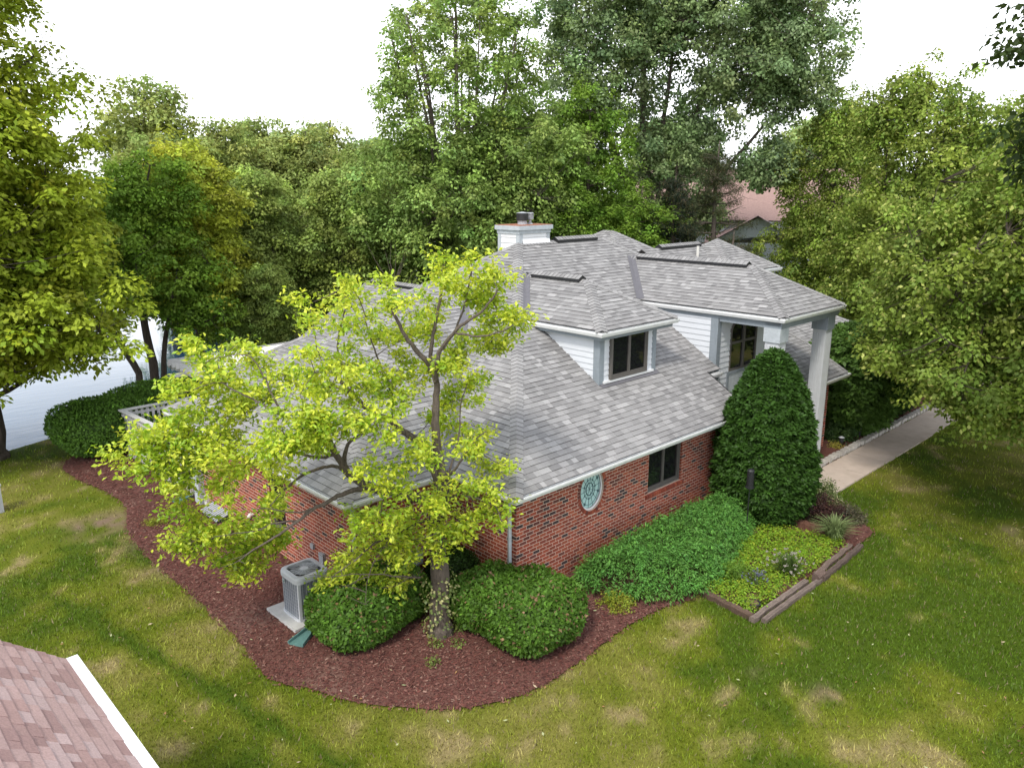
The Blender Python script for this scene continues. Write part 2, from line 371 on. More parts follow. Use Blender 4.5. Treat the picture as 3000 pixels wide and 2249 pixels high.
def lawn_col(x, y):
    """tint of the turf: greener and drier patches, bare soil by the bed"""
    n1 = noise2(x, y, 2.6, 3); n2 = noise2(x+31, y-17, .75, 3); n3 = noise2(x-9, y+5, .28, 2)
    t = n1*.5+n2*.35+n3*.15
    gx = lambda cx, cy, r: np.exp(-((x-cx)**2+(y-cy)**2)/r**2)
    lush = .22*gx(7.9, -5.5, 3.2)+.18*gx(4.5, -7.2, 2.6)+.12*gx(1.5, -5.3, 1.2)+.10*gx(11, -4, 3)
    dryb = .16*gx(-1.8, -3.4, 1.6)+.16*gx(1.2, -3.3, 1.5)+.12*gx(.4, -6.4, 1.5)+.14*gx(-6.7, .8, 1.3)+.12*gx(-3.9, -2.4, .8)+.10*gx(-6.2, 9.5, 2.5)+.08*gx(-5.5, 12.5, 2)
    ds = np.abs((x+7.65)*.972-(y-8.61)*-.235*1)      # a lusher strip along the mower's track
    st = .34*np.exp(-(((x+6.05)+(y-2.2)*.205)/.17)**2)*sst(-3, -1, y)*sst(9, 6, y)
    sl = .22*np.exp(-(((x+5.72)+(y-2.2)*.205)/.15)**2)*sst(-3, -1, y)*sst(5, 3, y)
    v = np.clip((t-.5)*3.4+.46+dryb*1.5-lush*1.7-st*2.2+sl, 0, 1)
    i = v*2; k = np.clip(i.astype(int), 0, 1); f = (i-k)[..., None]
    c = GR[k]*(1-f)+GR[k+1]*f
    dry = sst(.60, .76, n2*.55+n3*.45+dryb*.22-lush*.3-st)[..., None]; c = c*(1-dry*.75)+GR[3]*dry*.75
    bare = np.clip(.95*gx(-4.95, 10.2, .75)+.6*gx(-5.4, 10.3, .45)+.6*gx(-4.6, 6.5, .6)+.5*gx(-4.75, 8.2, .5)+.7*gx(1.65, -5.9, .22)+.6*gx(1.4, -4.85, .18)+.5*gx(-4.6, 4.4, .35), 0, 1)*sst(.3, .55, n3*.5+n2*.5)
    c = c*(1-bare[..., None])+GR[4]*bare[..., None]
    return c, bare
xs = np.concatenate([-np.geomspace(400, 15.5, 22), np.arange(-15, 27.01, .22), np.geomspace(28, 420, 24)])
ys = np.concatenate([-np.geomspace(400, 14.5, 20), np.arange(-14, 26.01, .22), np.arange(27, 60, 1.), np.geomspace(61.5, 420, 34)])
GX, GY = np.meshgrid(xs, ys); GZ = gz(GX, GY); nx, ny = len(xs), len(ys)
me = bpy.data.meshes.new('lawn'); me.vertices.add(nx*ny); me.vertices.foreach_set('co', np.c_[GX.ravel(), GY.ravel(), GZ.ravel()].astype(np.float32).ravel())
ii = (np.arange(ny-1)[:, None]*nx+np.arange(nx-1)[None, :]).ravel(); Fq = np.c_[ii, ii+1, ii+nx+1, ii+nx].astype(np.int32)
me.loops.add(len(Fq)*4); me.loops.foreach_set('vertex_index', Fq.ravel()); me.polygons.add(len(Fq)); me.polygons.foreach_set('loop_start', np.arange(0, len(Fq)*4, 4, dtype=np.int32))
me.polygons.foreach_set('use_smooth', np.ones(len(Fq), bool))
cl, _b = lawn_col(GX.ravel(), GY.ravel()); cl = cl*.62
fd = np.hypot(GX.ravel()-2, GY.ravel()-2); woods = (sst(19, 24, GY.ravel())*sst(60, 50, fd))[:, None]; cl = cl*(1-woods)+np.array((.045, .05, .018))*woods  # shade under the trees painted into the ground tint as a darker tone
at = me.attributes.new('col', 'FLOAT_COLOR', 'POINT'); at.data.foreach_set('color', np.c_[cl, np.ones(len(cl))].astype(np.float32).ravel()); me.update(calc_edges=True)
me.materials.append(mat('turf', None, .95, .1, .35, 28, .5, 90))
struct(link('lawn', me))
# pond
M_water, N, L = nodes_of('pond_water'); b = N['Principled BSDF']; b.inputs['Base Color'].default_value = (.02, .06, .11, 1); b.inputs['Roughness'].default_value = .03; b.inputs['IOR'].default_value = 1.33; b.inputs['Specular IOR Level'].default_value = .8
t = N.new('ShaderNodeTexCoord'); mm = N.new('ShaderNodeMapping'); mm.inputs['Scale'].default_value = (.5, 1.6, 1); mm.inputs['Rotation'].default_value = (0, 0, .5); n = N.new('ShaderNodeTexNoise'); n.inputs['Scale'].default_value = 2.0; n.inputs['Detail'].default_value = 4
bb = N.new('ShaderNodeBump'); bb.inputs['Strength'].default_value = .10; bb.inputs['Distance'].default_value = .03
L.new(t.outputs['Object'], mm.inputs['Vector']); L.new(mm.outputs['Vector'], n.inputs['Vector']); L.new(n.outputs['Fac'], bb.inputs['Height']); L.new(bb.outputs['Normal'], b.inputs['Normal'])
m = MB(); m.poly([(x, y, -.32) for x, y in [(-65, 12), (24, 12), (24, 172), (-65, 172)]]); struct(m.build('pond_water', M_water))
# walk
m = MB(); xj = [9.0, 11.05]+[11.05+1.63*k for k in range(1, 12)]
for a, b in zip(xj[:-1], xj[1:]): m.hexa([(a+.006, -2.10, -.1), (b-.006, -2.10, -.1), (b-.006, -.90, -.1), (a+.006, -.90, -.1)], [(a+.006, -2.10, .045), (b-.006, -2.10, .045), (b-.006, -.90, .045), (a+.006, -.90, .045)])
struct(m.build('walk_path', M_conc))
m = MB(); m.box(8.4, -.9, -.1, 12.3, 1.0, .06); struct(m.build('porch_path', M_conc))
# mulch beds: sheets with a ragged rim, plus loose chips
M_mulch = mat('mulch', (.135, .062, .050), .95, .1, .6, 45, .9, 80, ncol=(.20, .115, .092), nscl2=.55)
def bed(poly, z, name):
    m = MB(); P = []
    for i in range(len(poly)):
        a, b = poly[i], poly[(i+1) % len(poly)]; k = max(1, int(math.dist(a, b)/.12))
        for j in range(k): t = j/k; P.append((a[0]+(b[0]-a[0])*t+rnd.uniform(-.03, .03), a[1]+(b[1]-a[1])*t+rnd.uniform(-.03, .03)))
    m.poly([(x, y, z) for x, y in P]); return struct(m.build(name, M_mulch))
for p, z in ((MULCH_F, .034), (MULCH_R, .038), (MULCH_E, .040), (MULCH_T, .036)): bed(p, z, 'mulch_bed_ground')
def chips(poly, n, name, label, wide=.0):
    x0, x1 = min(p[0] for p in poly)-.2, max(p[0] for p in poly)+.2; y0, y1 = min(p[1] for p in poly)-.2, max(p[1] for p in poly)+.2
    x = RS.uniform(x0, x1, n*3); y = RS.uniform(y0, y1, n*3); ok = inside(x, y, poly) | ((edge_dist(x, y, poly) < .10) & (RS.rand(n*3) < .35)); ok &= ~inside(x, y, HOUSE); x, y = x[ok][:n], y[ok][:n]; k = len(x)
    a = RS.rand(k)*6.283; l = RS.uniform(.012, .034, k); wd = l*RS.uniform(.2, .45, k); z = .043+RS.rand(k)*.012
    u = np.c_[np.cos(a), np.sin(a), RS.uniform(-.35, .35, k)]*l[:, None]; v = np.c_[-np.sin(a), np.cos(a), RS.uniform(-.5, .5, k)]*wd[:, None]; p = np.c_[x, y, z]
    V = np.stack([p-u-v, p+u-v, p+u+v, p-u+v], 1); c = np.array([(.145, .056, .045), (.11, .044, .037), (.19, .095, .075), (.065, .03, .027), (.25, .155, .12)])[RS.choice(5, k, p=(.36, .28, .2, .1, .06))]*RS.uniform(.8, 1.2, (k, 1))
    tag(quads(name, V, c, M_chip), label, 'mulch', kind='stuff')
M_chip = mat('bark_chip', None, .95, .1)
chips(MULCH_F, 42000, 'bark_mulch', 'reddish brown bark mulch around the house corner and tree')
chips(MULCH_R, 10000, 'bark_mulch', 'reddish brown bark mulch around the cone yew and herb bed')
chips(MULCH_E, 5000, 'bark_mulch', 'dark red bark mulch between entry wall and edging stones')
chips(MULCH_T, 2500, 'bark_mulch', 'red bark mulch ring at the lower right lawn edge')
# grass blades
def grass(n, name, label, box, near):
    x = RS.uniform(box[0], box[2], n); y = RS.uniform(box[1], box[3], n)
    dep = (x-CAM.x)*_fw.x+(y-CAM.y)*_fw.y+(0-CAM.z)*_fw.z; px = ((x-CAM.x)*_r2.x+(y-CAM.y)*_r2.y)/dep
    ok = (dep > 2) & (np.abs(px) < .75) & ~inside(x, y, HOUSE) & ~inside(x, y, WALK) & ~inside(x, y, SHORE)
    mu = inside(x, y, MULCH_F) | inside(x, y, MULCH_R) | inside(x, y, MULCH_E) | inside(x, y, MULCH_T)
    de = np.minimum(np.minimum(edge_dist(x, y, MULCH_F), edge_dist(x, y, MULCH_R)), edge_dist(x, y, MULCH_T))
    ok &= ~mu | ((de < .07) & (RS.rand(n) < .4))
    x, y = x[ok], y[ok]; c, bare = lawn_col(x, y); keep = RS.rand(len(x)) > bare*.85; x, y, c = x[keep], y[keep], c[keep]; k = len(x)
    a = RS.rand(k)*6.283; h = RS.uniform(.03, .075, k)*near; ln = RS.uniform(.1, .9, k)*h; wd = RS.uniform(.006, .011, k)*near; z = gz(x, y)-.004; b = a+RS.uniform(-1, 1, k)
    p = np.c_[x, y, z]; s = np.c_[-np.sin(a), np.cos(a), np.zeros(k)]*wd[:, None]; t = np.c_[x+np.cos(b)*ln, y+np.sin(b)*ln, z+h]
    V = np.stack([p-s, p+s, t], 1); c = c*RS.uniform(.5, 1.5, (k, 1))*np.array((1.0, 1.1, .85)); dr = RS.rand(k) < .07; c[dr] = np.array((.27, .215, .12))*RS.uniform(.7, 1.1, (dr.sum(), 1))
    tag(quads(name, V, c, M_grass), label, 'grass', kind='stuff')
grass(330000, 'lawn_grass', 'mown patchy green lawn grass in front of and beside the house', (-9.5, -12, 11, 9), 1.)
grass(120000, 'lawn_grass', 'mown lawn grass further off by the walk and the pond bank', (-9.5, -9, 26, 19), 1.5)
# fallen leaves and catkins on the lawn
k = 420; x = RS.uniform(-8, 12, k); y = RS.uniform(-10, 6, k); ok = ~(inside(x, y, HOUSE)); x, y = x[ok], y[ok]; k = len(x); a = RS.rand(k)*6.28; l = RS.uniform(.02, .05, k)[:, None]
u = np.c_[np.cos(a), np.sin(a), RS.uniform(-.3, .3, k)]*l; v = np.c_[-np.sin(a), np.cos(a), RS.uniform(-.3, .3, k)]*l*.42; p = np.c_[x, y, np.full(k, .075)]
tag(quads('fallen_leaves', np.stack([p-u, p-v, p+u, p+v], 1), np.array([(.42, .33, .22), (.36, .38, .2), (.30, .17, .08)])[RS.randint(0, 3, k)], M_chip), 'small pale dry leaves scattered over the lawn', 'leaves', kind='stuff')
# edging stones
es = None; EX = 11.55; i = 0
while EX < 24:
    wd = rnd.uniform(.27, .31); m = MB(); g = rnd.uniform(.40, .52); c = (g, g*.93, g*.84)
    bot = [(-wd/2+.03, -.10), (wd/2-.03, -.10), (wd/2-.01, .0), (wd/2-.05, .11), (-wd/2+.05, .11), (-wd/2+.01, 0)]; top = [(q[0]*.93, q[1]*.93) for q in bot]
    m.hexa([(q[0], q[1], -.05) for q in bot], [(q[0], q[1], .12+rnd.uniform(-.008, .008)) for q in top], c)
    o = m.build('edging_stone', M_stone); o.location = (EX, -.76-.0*EX+rnd.uniform(-.015, .015), .03); o.rotation_euler = (rnd.uniform(-.03, .03), rnd.uniform(-.03, .03), rnd.uniform(-.06, .06))
    tag(o, 'one of the rough pale concrete edging blocks in the row along the walk', 'edging stone', 'edging stones along the walk'); EX += wd+.012
# landscape timbers
def timber(a, b, wd, h, label, tint, sag=.0):
    a, b = Vector((*a, 0)), Vector((*b, 0)); d = (b-a).normalized(); s = Vector((-d.y, d.x, 0))*wd/2; m = MB(); n = 14; prev = None; Ln = (b-a).length
    for k in range(n+1):
        p = a+(b-a)*(k/n)+Vector((rnd.uniform(-.012, .012), rnd.uniform(-.012, .012), 0)); j = rnd.uniform(-.012, .012); hz = h+j+sag*math.sin(math.pi*k/n)
        ring = [p-s+Vector((0, 0, -.05)), p-s*rnd.uniform(.9, 1.05)+Vector((0, 0, hz*.8)), p-s*.6+Vector((0, 0, hz)), p+s*.1+Vector((0, 0, hz-.015*rnd.random())), p+s*.7+Vector((0, 0, hz)), p+s+Vector((0, 0, hz*.75)), p+s+Vector((0, 0, -.05))]
        j_ = rnd.uniform(.9, 1.08); c = tuple(q*j_ for q in tint)
        if prev:
            for q in range(6): m.poly([prev[q], ring[q], ring[q+1], prev[q+1]], tuple(z*(.86+.05*q) for z in c))
        else: m.poly(ring[::-1], c)
        prev = ring
    m.poly(prev, c); o = m.build('landscape_timber', M_timber); tag(o, label, 'landscape timber', 'weathered timbers edging the herb bed')
G = (.20, .155, .13); G2 = (.13, .095, .08)
timber((2.95, -4.05), (5.40, -4.08), .11, .11, 'grey weathered outer timber at the near corner of the herb bed', G)
timber((2.80, -3.88), (5.1, -3.90), .12, .12, 'split inner timber behind the grey one at the herb bed corner', (.23, .18, .15))
timber((5.28, -4.02), (5.60, -4.04), .17, .20, 'short broken timber stub bridging the two long outer timbers', (.17, .12, .10))
timber((5.45, -4.10), (7.75, -4.00), .12, .11, 'thin rotten outer timber ending at the mulch by the tall grass', G2)
timber((5.55, -3.90), (7.6, -3.80), .14, .09, 'crumbling inner timber half buried under grass on the lawn side', (.19, .14, .115))
timber((3.05, -2.50), (2.88, -3.85), .14, .15, 'dark brown cracked timber across the left end of the herb bed', (.15, .10, .075))
timber((7.70, -3.05), (7.85, -1.9), .15, .22, 'reddish brown timber poking out from under the cone yew', (.17, .085, .06))

# ================================================================== the brick house
house = empty('brick_house'); tag(house, 'red brick house with grey shingle hip roofs, dormers and white gutters', 'house')
hr = random.Random(21); S, SL, E0, ZE = .6, .609, -.47, 2.6
zF = lambda y: ZE+S*(y-E0); zL = lambda x: ZE+SL*(x-E0)
AP = (6.43, 6.53, 6.80); RE = (10.36, 6.53, 6.80)
def fp(x, y): return (x, y, zF(y))
def lp(x, y): return (x, y, zL(x))
def roof(planes, name='roof', m=M_shingle, pal=GREYS):
    mb = MB()
    for p in planes: shingle_plane(mb, p, hr, pal)
    return mb.build(name, m, house)
def caps(par, lines, lift=.02):
    mb = MB()
    for A, B, n1, n2 in lines: hip_caps(mb, A, B, n1, n2, hr, lift=lift)
    return mb.build('hip_cap', M_shingle, par)
nF, nL, nB, nRt = Vector((0, -S, 1)), Vector((-SL, 0, 1)), Vector((0, S, 1)), Vector((S, 0, 1))
def vent(par, A, B):
    """shingled ridge vent standing proud of the ridge, dark slot at each side"""
    A, B = Vector(A), Vector(B); d = (B-A).normalized(); s = Vector((-d.y, d.x, 0)); mb = MB(); up = Vector((0, 0, 1))
    for sg in (1, -1):
        a, b = A+s*sg*.15-up*.055, B+s*sg*.15-up*.055
        mb.poly([a, b, b+up*.055, a+up*.055], (.012, .012, .014)); mb.poly([a-s*sg*.02+up*.0, b-s*sg*.02, b-s*sg*.02-up*.04, a-s*sg*.02-up*.04], (.012, .012, .014))
    for e in (A, B): mb.poly([e-s*.15-up*.05, e+s*.15-up*.05, e+s*.15, e+up*.09, e-s*.15], (.012, .012, .014))
    v = mb.build('ridge_vent', M_dark, par); mb = MB(); hip_caps(mb, A+up*.085, B+up*.085, s+up*1.8, -s+up*1.8, hr, wd=.165, lift=.004); mb.build('ridge_cap', M_shingle, par)
# main roof
rm = roof([[fp(E0, E0), fp(8.34, E0), fp(8.34, .89), fp(9.0, .89), fp(9.0, 1.0), fp(12.6, 4.29), RE, AP],
           [AP, lp(E0, E0), (E0, 13.53, ZE)],
           [RE, AP, (E0, 13.53, ZE), (17.3, 13.53, ZE)],
           [RE, (12.6, 4.29, 5.456), (12.6, 8.77, 5.456)]])
caps(rm, [(lp(E0, E0), AP, nL, nF), ((E0, 13.53, ZE), AP, nB, nL), ((12.6, 4.29, 5.456), RE, nF, nRt), (AP, (8.0, 6.53, 6.8), nF, nB)])
vent(rm, (8.05, 6.53, 6.83), (10.0, 6.53, 6.83))
# left wing roof
WX, WY0, WY1 = -3.01, 1.62, 10.73; wm = (WY0+WY1)/2; WA = (WX+(wm-WY0)*S/SL, wm, ZE+S*(wm-WY0)); WR = ((WA[2]-ZE)/SL+E0, wm, WA[2])
rw = roof([[(WX, WY0, ZE), WA, (WX, WY1, ZE)], [(WX, WY0, ZE), (E0, WY0, ZE), WR, WA], [(WX, WY1, ZE), WA, WR, (E0, WY1, ZE)]])
caps(rw, [((WX, WY0, ZE), WA, nL, nF), ((WX, WY1, ZE), WA, nB, nL), (WA, WR, nF, nB)])
mb = MB()
def valley(mb, a, b, na, nb, wd=.13):
    a, b = Vector(a), Vector(b); d = (b-a).normalized(); na, nb = na.normalized(), nb.normalized(); s1 = d.cross(na).normalized(); s2 = d.cross(nb).normalized()
    if s1.z < 0: s1 = -s1
    if s2.z < 0: s2 = -s2
    up = (na+nb).normalized()*.022
    for s in (s1, s2): mb.poly([a+up, b+up, b+up+s*wd, a+up+s*wd])
valley(mb, (E0, WY0, ZE), WR, nF, nL); mb.build('valley_flashing', M_flash, rw)
# rear left gable, rear blocks, right-hand garage roof
rg = roof([[(6.35, 8.6, 5.0), (6.35, 14.7, 5.0), (2.35, 14.7, 2.6), (2.35, 11.3, 2.6)], [(6.35, 8.6, 5.0), (6.35, 14.7, 5.0), (10.35, 14.7, 2.6), (10.35, 11, 2.6)]])
vent(rg, (6.35, 10.9, 5.03), (6.35, 14.3, 5.03))
mb = MB(); mb.hexa([(2.4, 11.6, 0), (10.3, 11.6, 0), (10.3, 14.45, 0), (2.4, 14.45, 0)], [(2.4, 11.6, 2.5), (10.3, 11.6, 2.5), (10.3, 14.45, 2.5), (2.4, 14.45, 2.5)]); mb.poly([(2.4, 14.45, 2.5), (10.3, 14.45, 2.5), (6.35, 14.45, 4.9)]); mb.build('rear_wall', M_siding, house)
def hiproof(x0, y0, x1, y1, z, s=S, cap=True, gutter=True):
    w_, d_ = x1-x0, y1-y0; q = min(w_, d_)/2; zt = z+q*s
    if w_ >= d_: a, b = (x0+q, y0+q, zt), (x1-q, y0+q, zt)
    else: a, b = (x0+q, y0+q, zt), (x0+q, y1-q, zt)
    c00, c10, c11, c01 = (x0, y0, z), (x1, y0, z), (x1, y1, z), (x0, y1, z); n1, n2, n3, n4 = Vector((0, -s, 1)), Vector((s, 0, 1)), Vector((0, s, 1)), Vector((-s, 0, 1))
    if w_ >= d_: pl = [[c00, c10, b, a], [c10, c11, b], [c11, c01, a, b], [c01, c00, a]]; hl = [(c00, a, n4, n1), (c10, b, n1, n2), (c11, b, n2, n3), (c01, a, n3, n4), (a, b, n1, n3)]
    else: pl = [[c00, c10, a], [c10, c11, b, a], [c11, c01, b], [c01, c00, a, b]]; hl = [(c00, a, n4, n1), (c10, a, n1, n2), (c11, b, n2, n3), (c01, b, n3, n4), (a, b, n2, n4)]
    pl = [[p for i, p in enumerate(f) if p != f[i-1]] for f in pl]
    r = roof(pl); caps(r, [h for h in hl if math.dist(h[0], h[1]) > .2])
    if gutter: gut(r, [c00, c10, c11, c01], True)
    return r
GP = [(-.035, 0), (-.035, -.12), (.05, -.12), (.085, -.045), (.085, 0), (.070, 0), (.068, -.04), (.040, -.10), (-.02, -.10), (-.02, 0)]
def gut(par, path, closed=False):
    mb = MB(); mb.sweep(GP, [(p[0], p[1], p[2]-.03) for p in path], closed); g = mb.build('gutter', M_gutter, par)
    return g
def fasc(par, path, closed=False, h=.16, out=-.04):
    mb = MB(); mb.sweep([(out-.02, -.04), (out-.02, -.04-h), (out, -.04-h), (out, -.04)], path, closed); return mb.build('fascia', M_trim, par)
rb = hiproof(10.9, 5.9, 16.5, 12.0, 5.12)
rp_ = hiproof(14.85, 4.15, 18.35, 7.65, 5.45)
rr = roof([[(12.4, 6.35, 6.3), (16.6, 6.35, 6.3), (16.6, 4.4, 5.13), (12.4, 4.4, 5.13)], [(12.4, 6.35, 6.3), (16.6, 6.35, 6.3), (16.6, 8.3, 5.13), (12.4, 8.3, 5.13)]]); vent(rr, (13.4, 6.35, 6.33), (16.0, 6.35, 6.33))
mb = MB(); mb.box(11.4, 4.6, 2.5, 16.1, 11.6, 5.1); mb.box(15.2, 4.5, 2.5, 18.0, 7.3, 5.4); mb.build('upper_wall', M_siding, house)
mb = MB(); mb.cyl((15.05, 5.75, 5.9), (15.05, 5.75, 6.32), .05); mb.build('vent_pipe', M_ivory, house)
rga = roof([[(12.3, 1.5, 2.6), (22.5, 1.5, 2.6), (17.5, 6.5, 5.18), (12.3, 6.5, 5.18)], [(22.5, 1.5, 2.6), (22.5, 11.5, 2.6), (17.5, 6.5, 5.18)], [(22.5, 11.5, 2.6), (12.3, 11.5, 2.6), (12.3, 6.5, 5.18), (17.5, 6.5, 5.18)]])
caps(rga, [((22.5, 1.5, 2.6), (17.5, 6.5, 5.18), Vector((0, -.516, 1)), Vector((.516, 0, 1)))]); gut(rga, [(14.9, 1.5, 2.6), (22.5, 1.5, 2.6), (22.5, 11.5, 2.6)])
# entry bay roof with a bell-cast right hip
B0 = -.36; bz = lambda y: 2.57+S*(y-B0); bp = lambda x, y: (x, y, bz(y)); curve = [(14.8, B0), (14.66, .72), (14.50, 1.21), (14.18, 1.75), (13.4, 2.75)]
rbay = roof([[bp(11.95, B0), *[bp(*c) for c in curve], bp(12.5, 2.75), bp(12.37, .93), bp(12.24, .1)], [(14.8, B0, 2.57), (14.8, 2.75, 2.6), *[bp(*c) for c in curve[:0:-1]]][:6],
             [bp(11.95, B0), bp(12.24, .1), bp(12.37, .93), (11.95, .93, 2.60)]])
mb = MB()
for a, b in zip(curve[:-1], curve[1:]): hip_caps(mb, bp(*a), bp(*b), Vector((0, -S, 1)), Vector((1.2, 0, 1)), hr, wd=.12)
hip_caps(mb, bp(11.95, B0), bp(12.37, .93), Vector((-1.2, 0, 1)), Vector((0, -S, 1)), hr, wd=.12)
mb.build('hip_cap', M_shingle, rbay); gut(rbay, [(11.95, .95, 2.57), (11.95, B0, 2.57), (14.8, B0, 2.57), (14.8, 1.4, 2.57)]); fasc(rbay, [(11.95, .95, 2.57), (11.95, B0, 2.57), (14.8, B0, 2.57), (14.8, 1.4, 2.57)])
# eaves: gutters, fascia, soffit (one run per straight stretch of roof edge)
Q = .03
gut(rm, [(E0+Q, WY0-.1, ZE), (E0+Q, E0+Q, ZE), (8.34, E0+Q, ZE)]); fasc(rm, [(E0+Q, WY0, ZE), (E0+Q, E0+Q, ZE), (8.32, E0+Q, ZE)])
gut(rw, [(WX+Q, WY1-Q, ZE), (WX+Q, WY0+Q, ZE), (E0-.04, WY0+Q, ZE)]); fasc(rw, [(WX+Q, WY1-Q, ZE), (WX+Q, WY0+Q, ZE), (E0, WY0+Q, ZE)])
gut(rm, [(8.36, .87, zF(.87)-.03), (8.98, .87, zF(.87)-.03)]); fasc(rm, [(8.36, .87, zF(.87)-.03), (8.98, .87, zF(.87)-.03)], h=.22)
mb = MB(); mb.box(E0+.05, E0+.05, 2.41, 8.3, .06, 2.435); mb.box(E0+.05, .06, 2.41, .06, WY0+.06, 2.435); mb.box(WX+.05, WY0+.05, 2.41, .06, 2.13, 2.434); mb.box(WX+.05, 2.13, 2.41, -2.5, WY1-.05, 2.434); mb.box(-2.5, 10.2, 2.41, 0, WY1-.05, 2.434); mb.build('soffit', M_trimw, house)
mb = MB(); a, b = fp(8.36, E0+.05), fp(8.36, .89); mb.hexa([(8.34, a[1], a[2]-.2), (8.37, a[1], a[2]-.2), (8.37, b[1], b[2]-.2), (8.34, b[1], b[2]-.2)], [(8.34, a[1], a[2]+.02), (8.37, a[1], a[2]+.02), (8.37, b[1], b[2]+.02), (8.34, b[1], b[2]+.02)]); mb.build('rake_board', M_dark, house)
# brick walls
OV = (2.39, 1.83, .40, .49)
def bwall(org, u, n, wd, z0, z1, holes=(), oval=None):
    gm = MB(); hs = list(holes)
    if oval: hs.append((oval[0]-.52, oval[1]-.61, oval[0]+.52, oval[1]+.61))
    grid_wall(gm, org, u, n, wd, z0, z1, hs); o_, u_, n_ = Vector(org), Vector(u), Vector(n)
    W = lambda x, z, d=0: o_+u_*x+Vector((0, 0, z))+n_*d
    if oval:
        cx, cz, a, b = oval; K = 48
        for k in range(K):
            t0, t1 = 2*math.pi*k/K, 2*math.pi*(k+1)/K; e = lambda t, r=0: (cx+(a+r)*math.cos(t), cz+(b+r)*math.sin(t))
            def box_(t): c, s = math.cos(t), math.sin(t); q = min(.52/max(abs(c), 1e-6), .61/max(abs(s), 1e-6)); return (cx+c*q, cz+s*q)
            gm.poly([W(*e(t0)), W(*box_(t0)), W(*box_(t1)), W(*e(t1))]); gm.poly([W(*e(t1)), W(*e(t1), -.14), W(*e(t0), -.14), W(*e(t0))])
        for q in ((1, 1), (1, -1), (-1, 1), (-1, -1)): pass
    o = gm.build('brick_wall', M_mortar, house); bm_ = MB(); bricks(bm_, org, u, n, wd, z0, z1, holes, hr, oval=(oval[0], oval[1], oval[2]+.105, oval[3]+.105) if oval else None)
    for h in holes:   # brick jambs turned into the opening
        z = h[1]; k = 0
        while z < h[3]-.03:
            for x, sg in ((h[0], 1), (h[2], -1)):
                c = hr.choice(REDS[:5]); zb = min(z+.0695, h[3]); bm_.poly([W(x+sg*.006, z, .004), W(x+sg*.006, z, -.085), W(x+sg*.006, zb, -.085), W(x+sg*.006, zb, .004)], c)
            z += .0815
        if h[1] > .3 and not oval or (oval and h[1] > .3):   # rowlock sill
            x = h[0]-.08
            while x < h[2]+.06:
                c = hr.choice(REDS[:4]); q = [W(x, h[1]-.12, .045), W(x+.064, h[1]-.12, .045), W(x+.064, h[1]-.03, .05), W(x, h[1]-.03, .05)]; t = [W(x, h[1]-.12, -.02), W(x+.064, h[1]-.12, -.02), W(x+.064, h[1]+.012, -.11), W(x, h[1]+.012, -.11)]
                bm_.hexa(q, t, c); x += .076
    if oval:
        K = 40
        for k in range(K):
            t0, t1 = 2*math.pi*(k+.07)/K, 2*math.pi*(k+.93)/K; cx, cz, a, b = oval; e = lambda t, r: (cx+(a+r)*math.cos(t), cz+(b+r)*math.sin(t)); c = hr.choice(REDS[:5])
            F4 = [e(t0, .006), e(t0, .10), e(t1, .10), e(t1, .006)]; bm_.hexa([W(*p, -.08) for p in F4], [W(*p, .010) for p in F4], c)
    bm_.build('brickwork', M_brick, o); return o
FW = (4.50, 1.13, 5.92, 2.41); WW = (-(5.72-10.27), .62, -(5.0-10.27), 2.30)
bwall((0, 0, 0), (1, 0, 0), (0, -1, 0), 8.2, 0, 2.42, [FW], OV)
bwall((0, 2.09, 0), (0, -1, 0), (-1, 0, 0), 2.09, 0, 2.42)
bwall((-2.55, 2.09, 0), (1, 0, 0), (0, -1, 0), 2.55, 0, 2.42)
bwall((-2.55, 10.27, 0), (0, -1, 0), (-1, 0, 0), 8.18, 0, 2.42, [WW])
bwall((8.2, 0, 0), (0, 1, 0), (1, 0, 0), 1.06, 0, 2.42)
BW = (.62, .98, 1.66, 2.35)
bwall((12.4, 0, 0), (1, 0, 0), (0, -1, 0), 1.9, 0, 2.42, [BW])
bwall((12.4, 1.06, 0), (0, -1, 0), (-1, 0, 0), 1.06, 0, 2.42)
bwall((14.3, 0, 0), (0, 1, 0), (1, 0, 0), 2.0, 0, 2.42)
bwall((14.3, 2.0, 0), (1, 0, 0), (0, -1, 0), 7.7, 0, 2.5)
mb = MB(); mb.box(-2.5, 10.07, 0, 2.4, 10.27, 2.42); mb.box(21.9, 2.0, 0, 22.1, 11, 2.5); mb.box(10.3, 12.8, 0, 16.8, 13.0, 2.5); mb.build('rear_wall', M_siding, house)
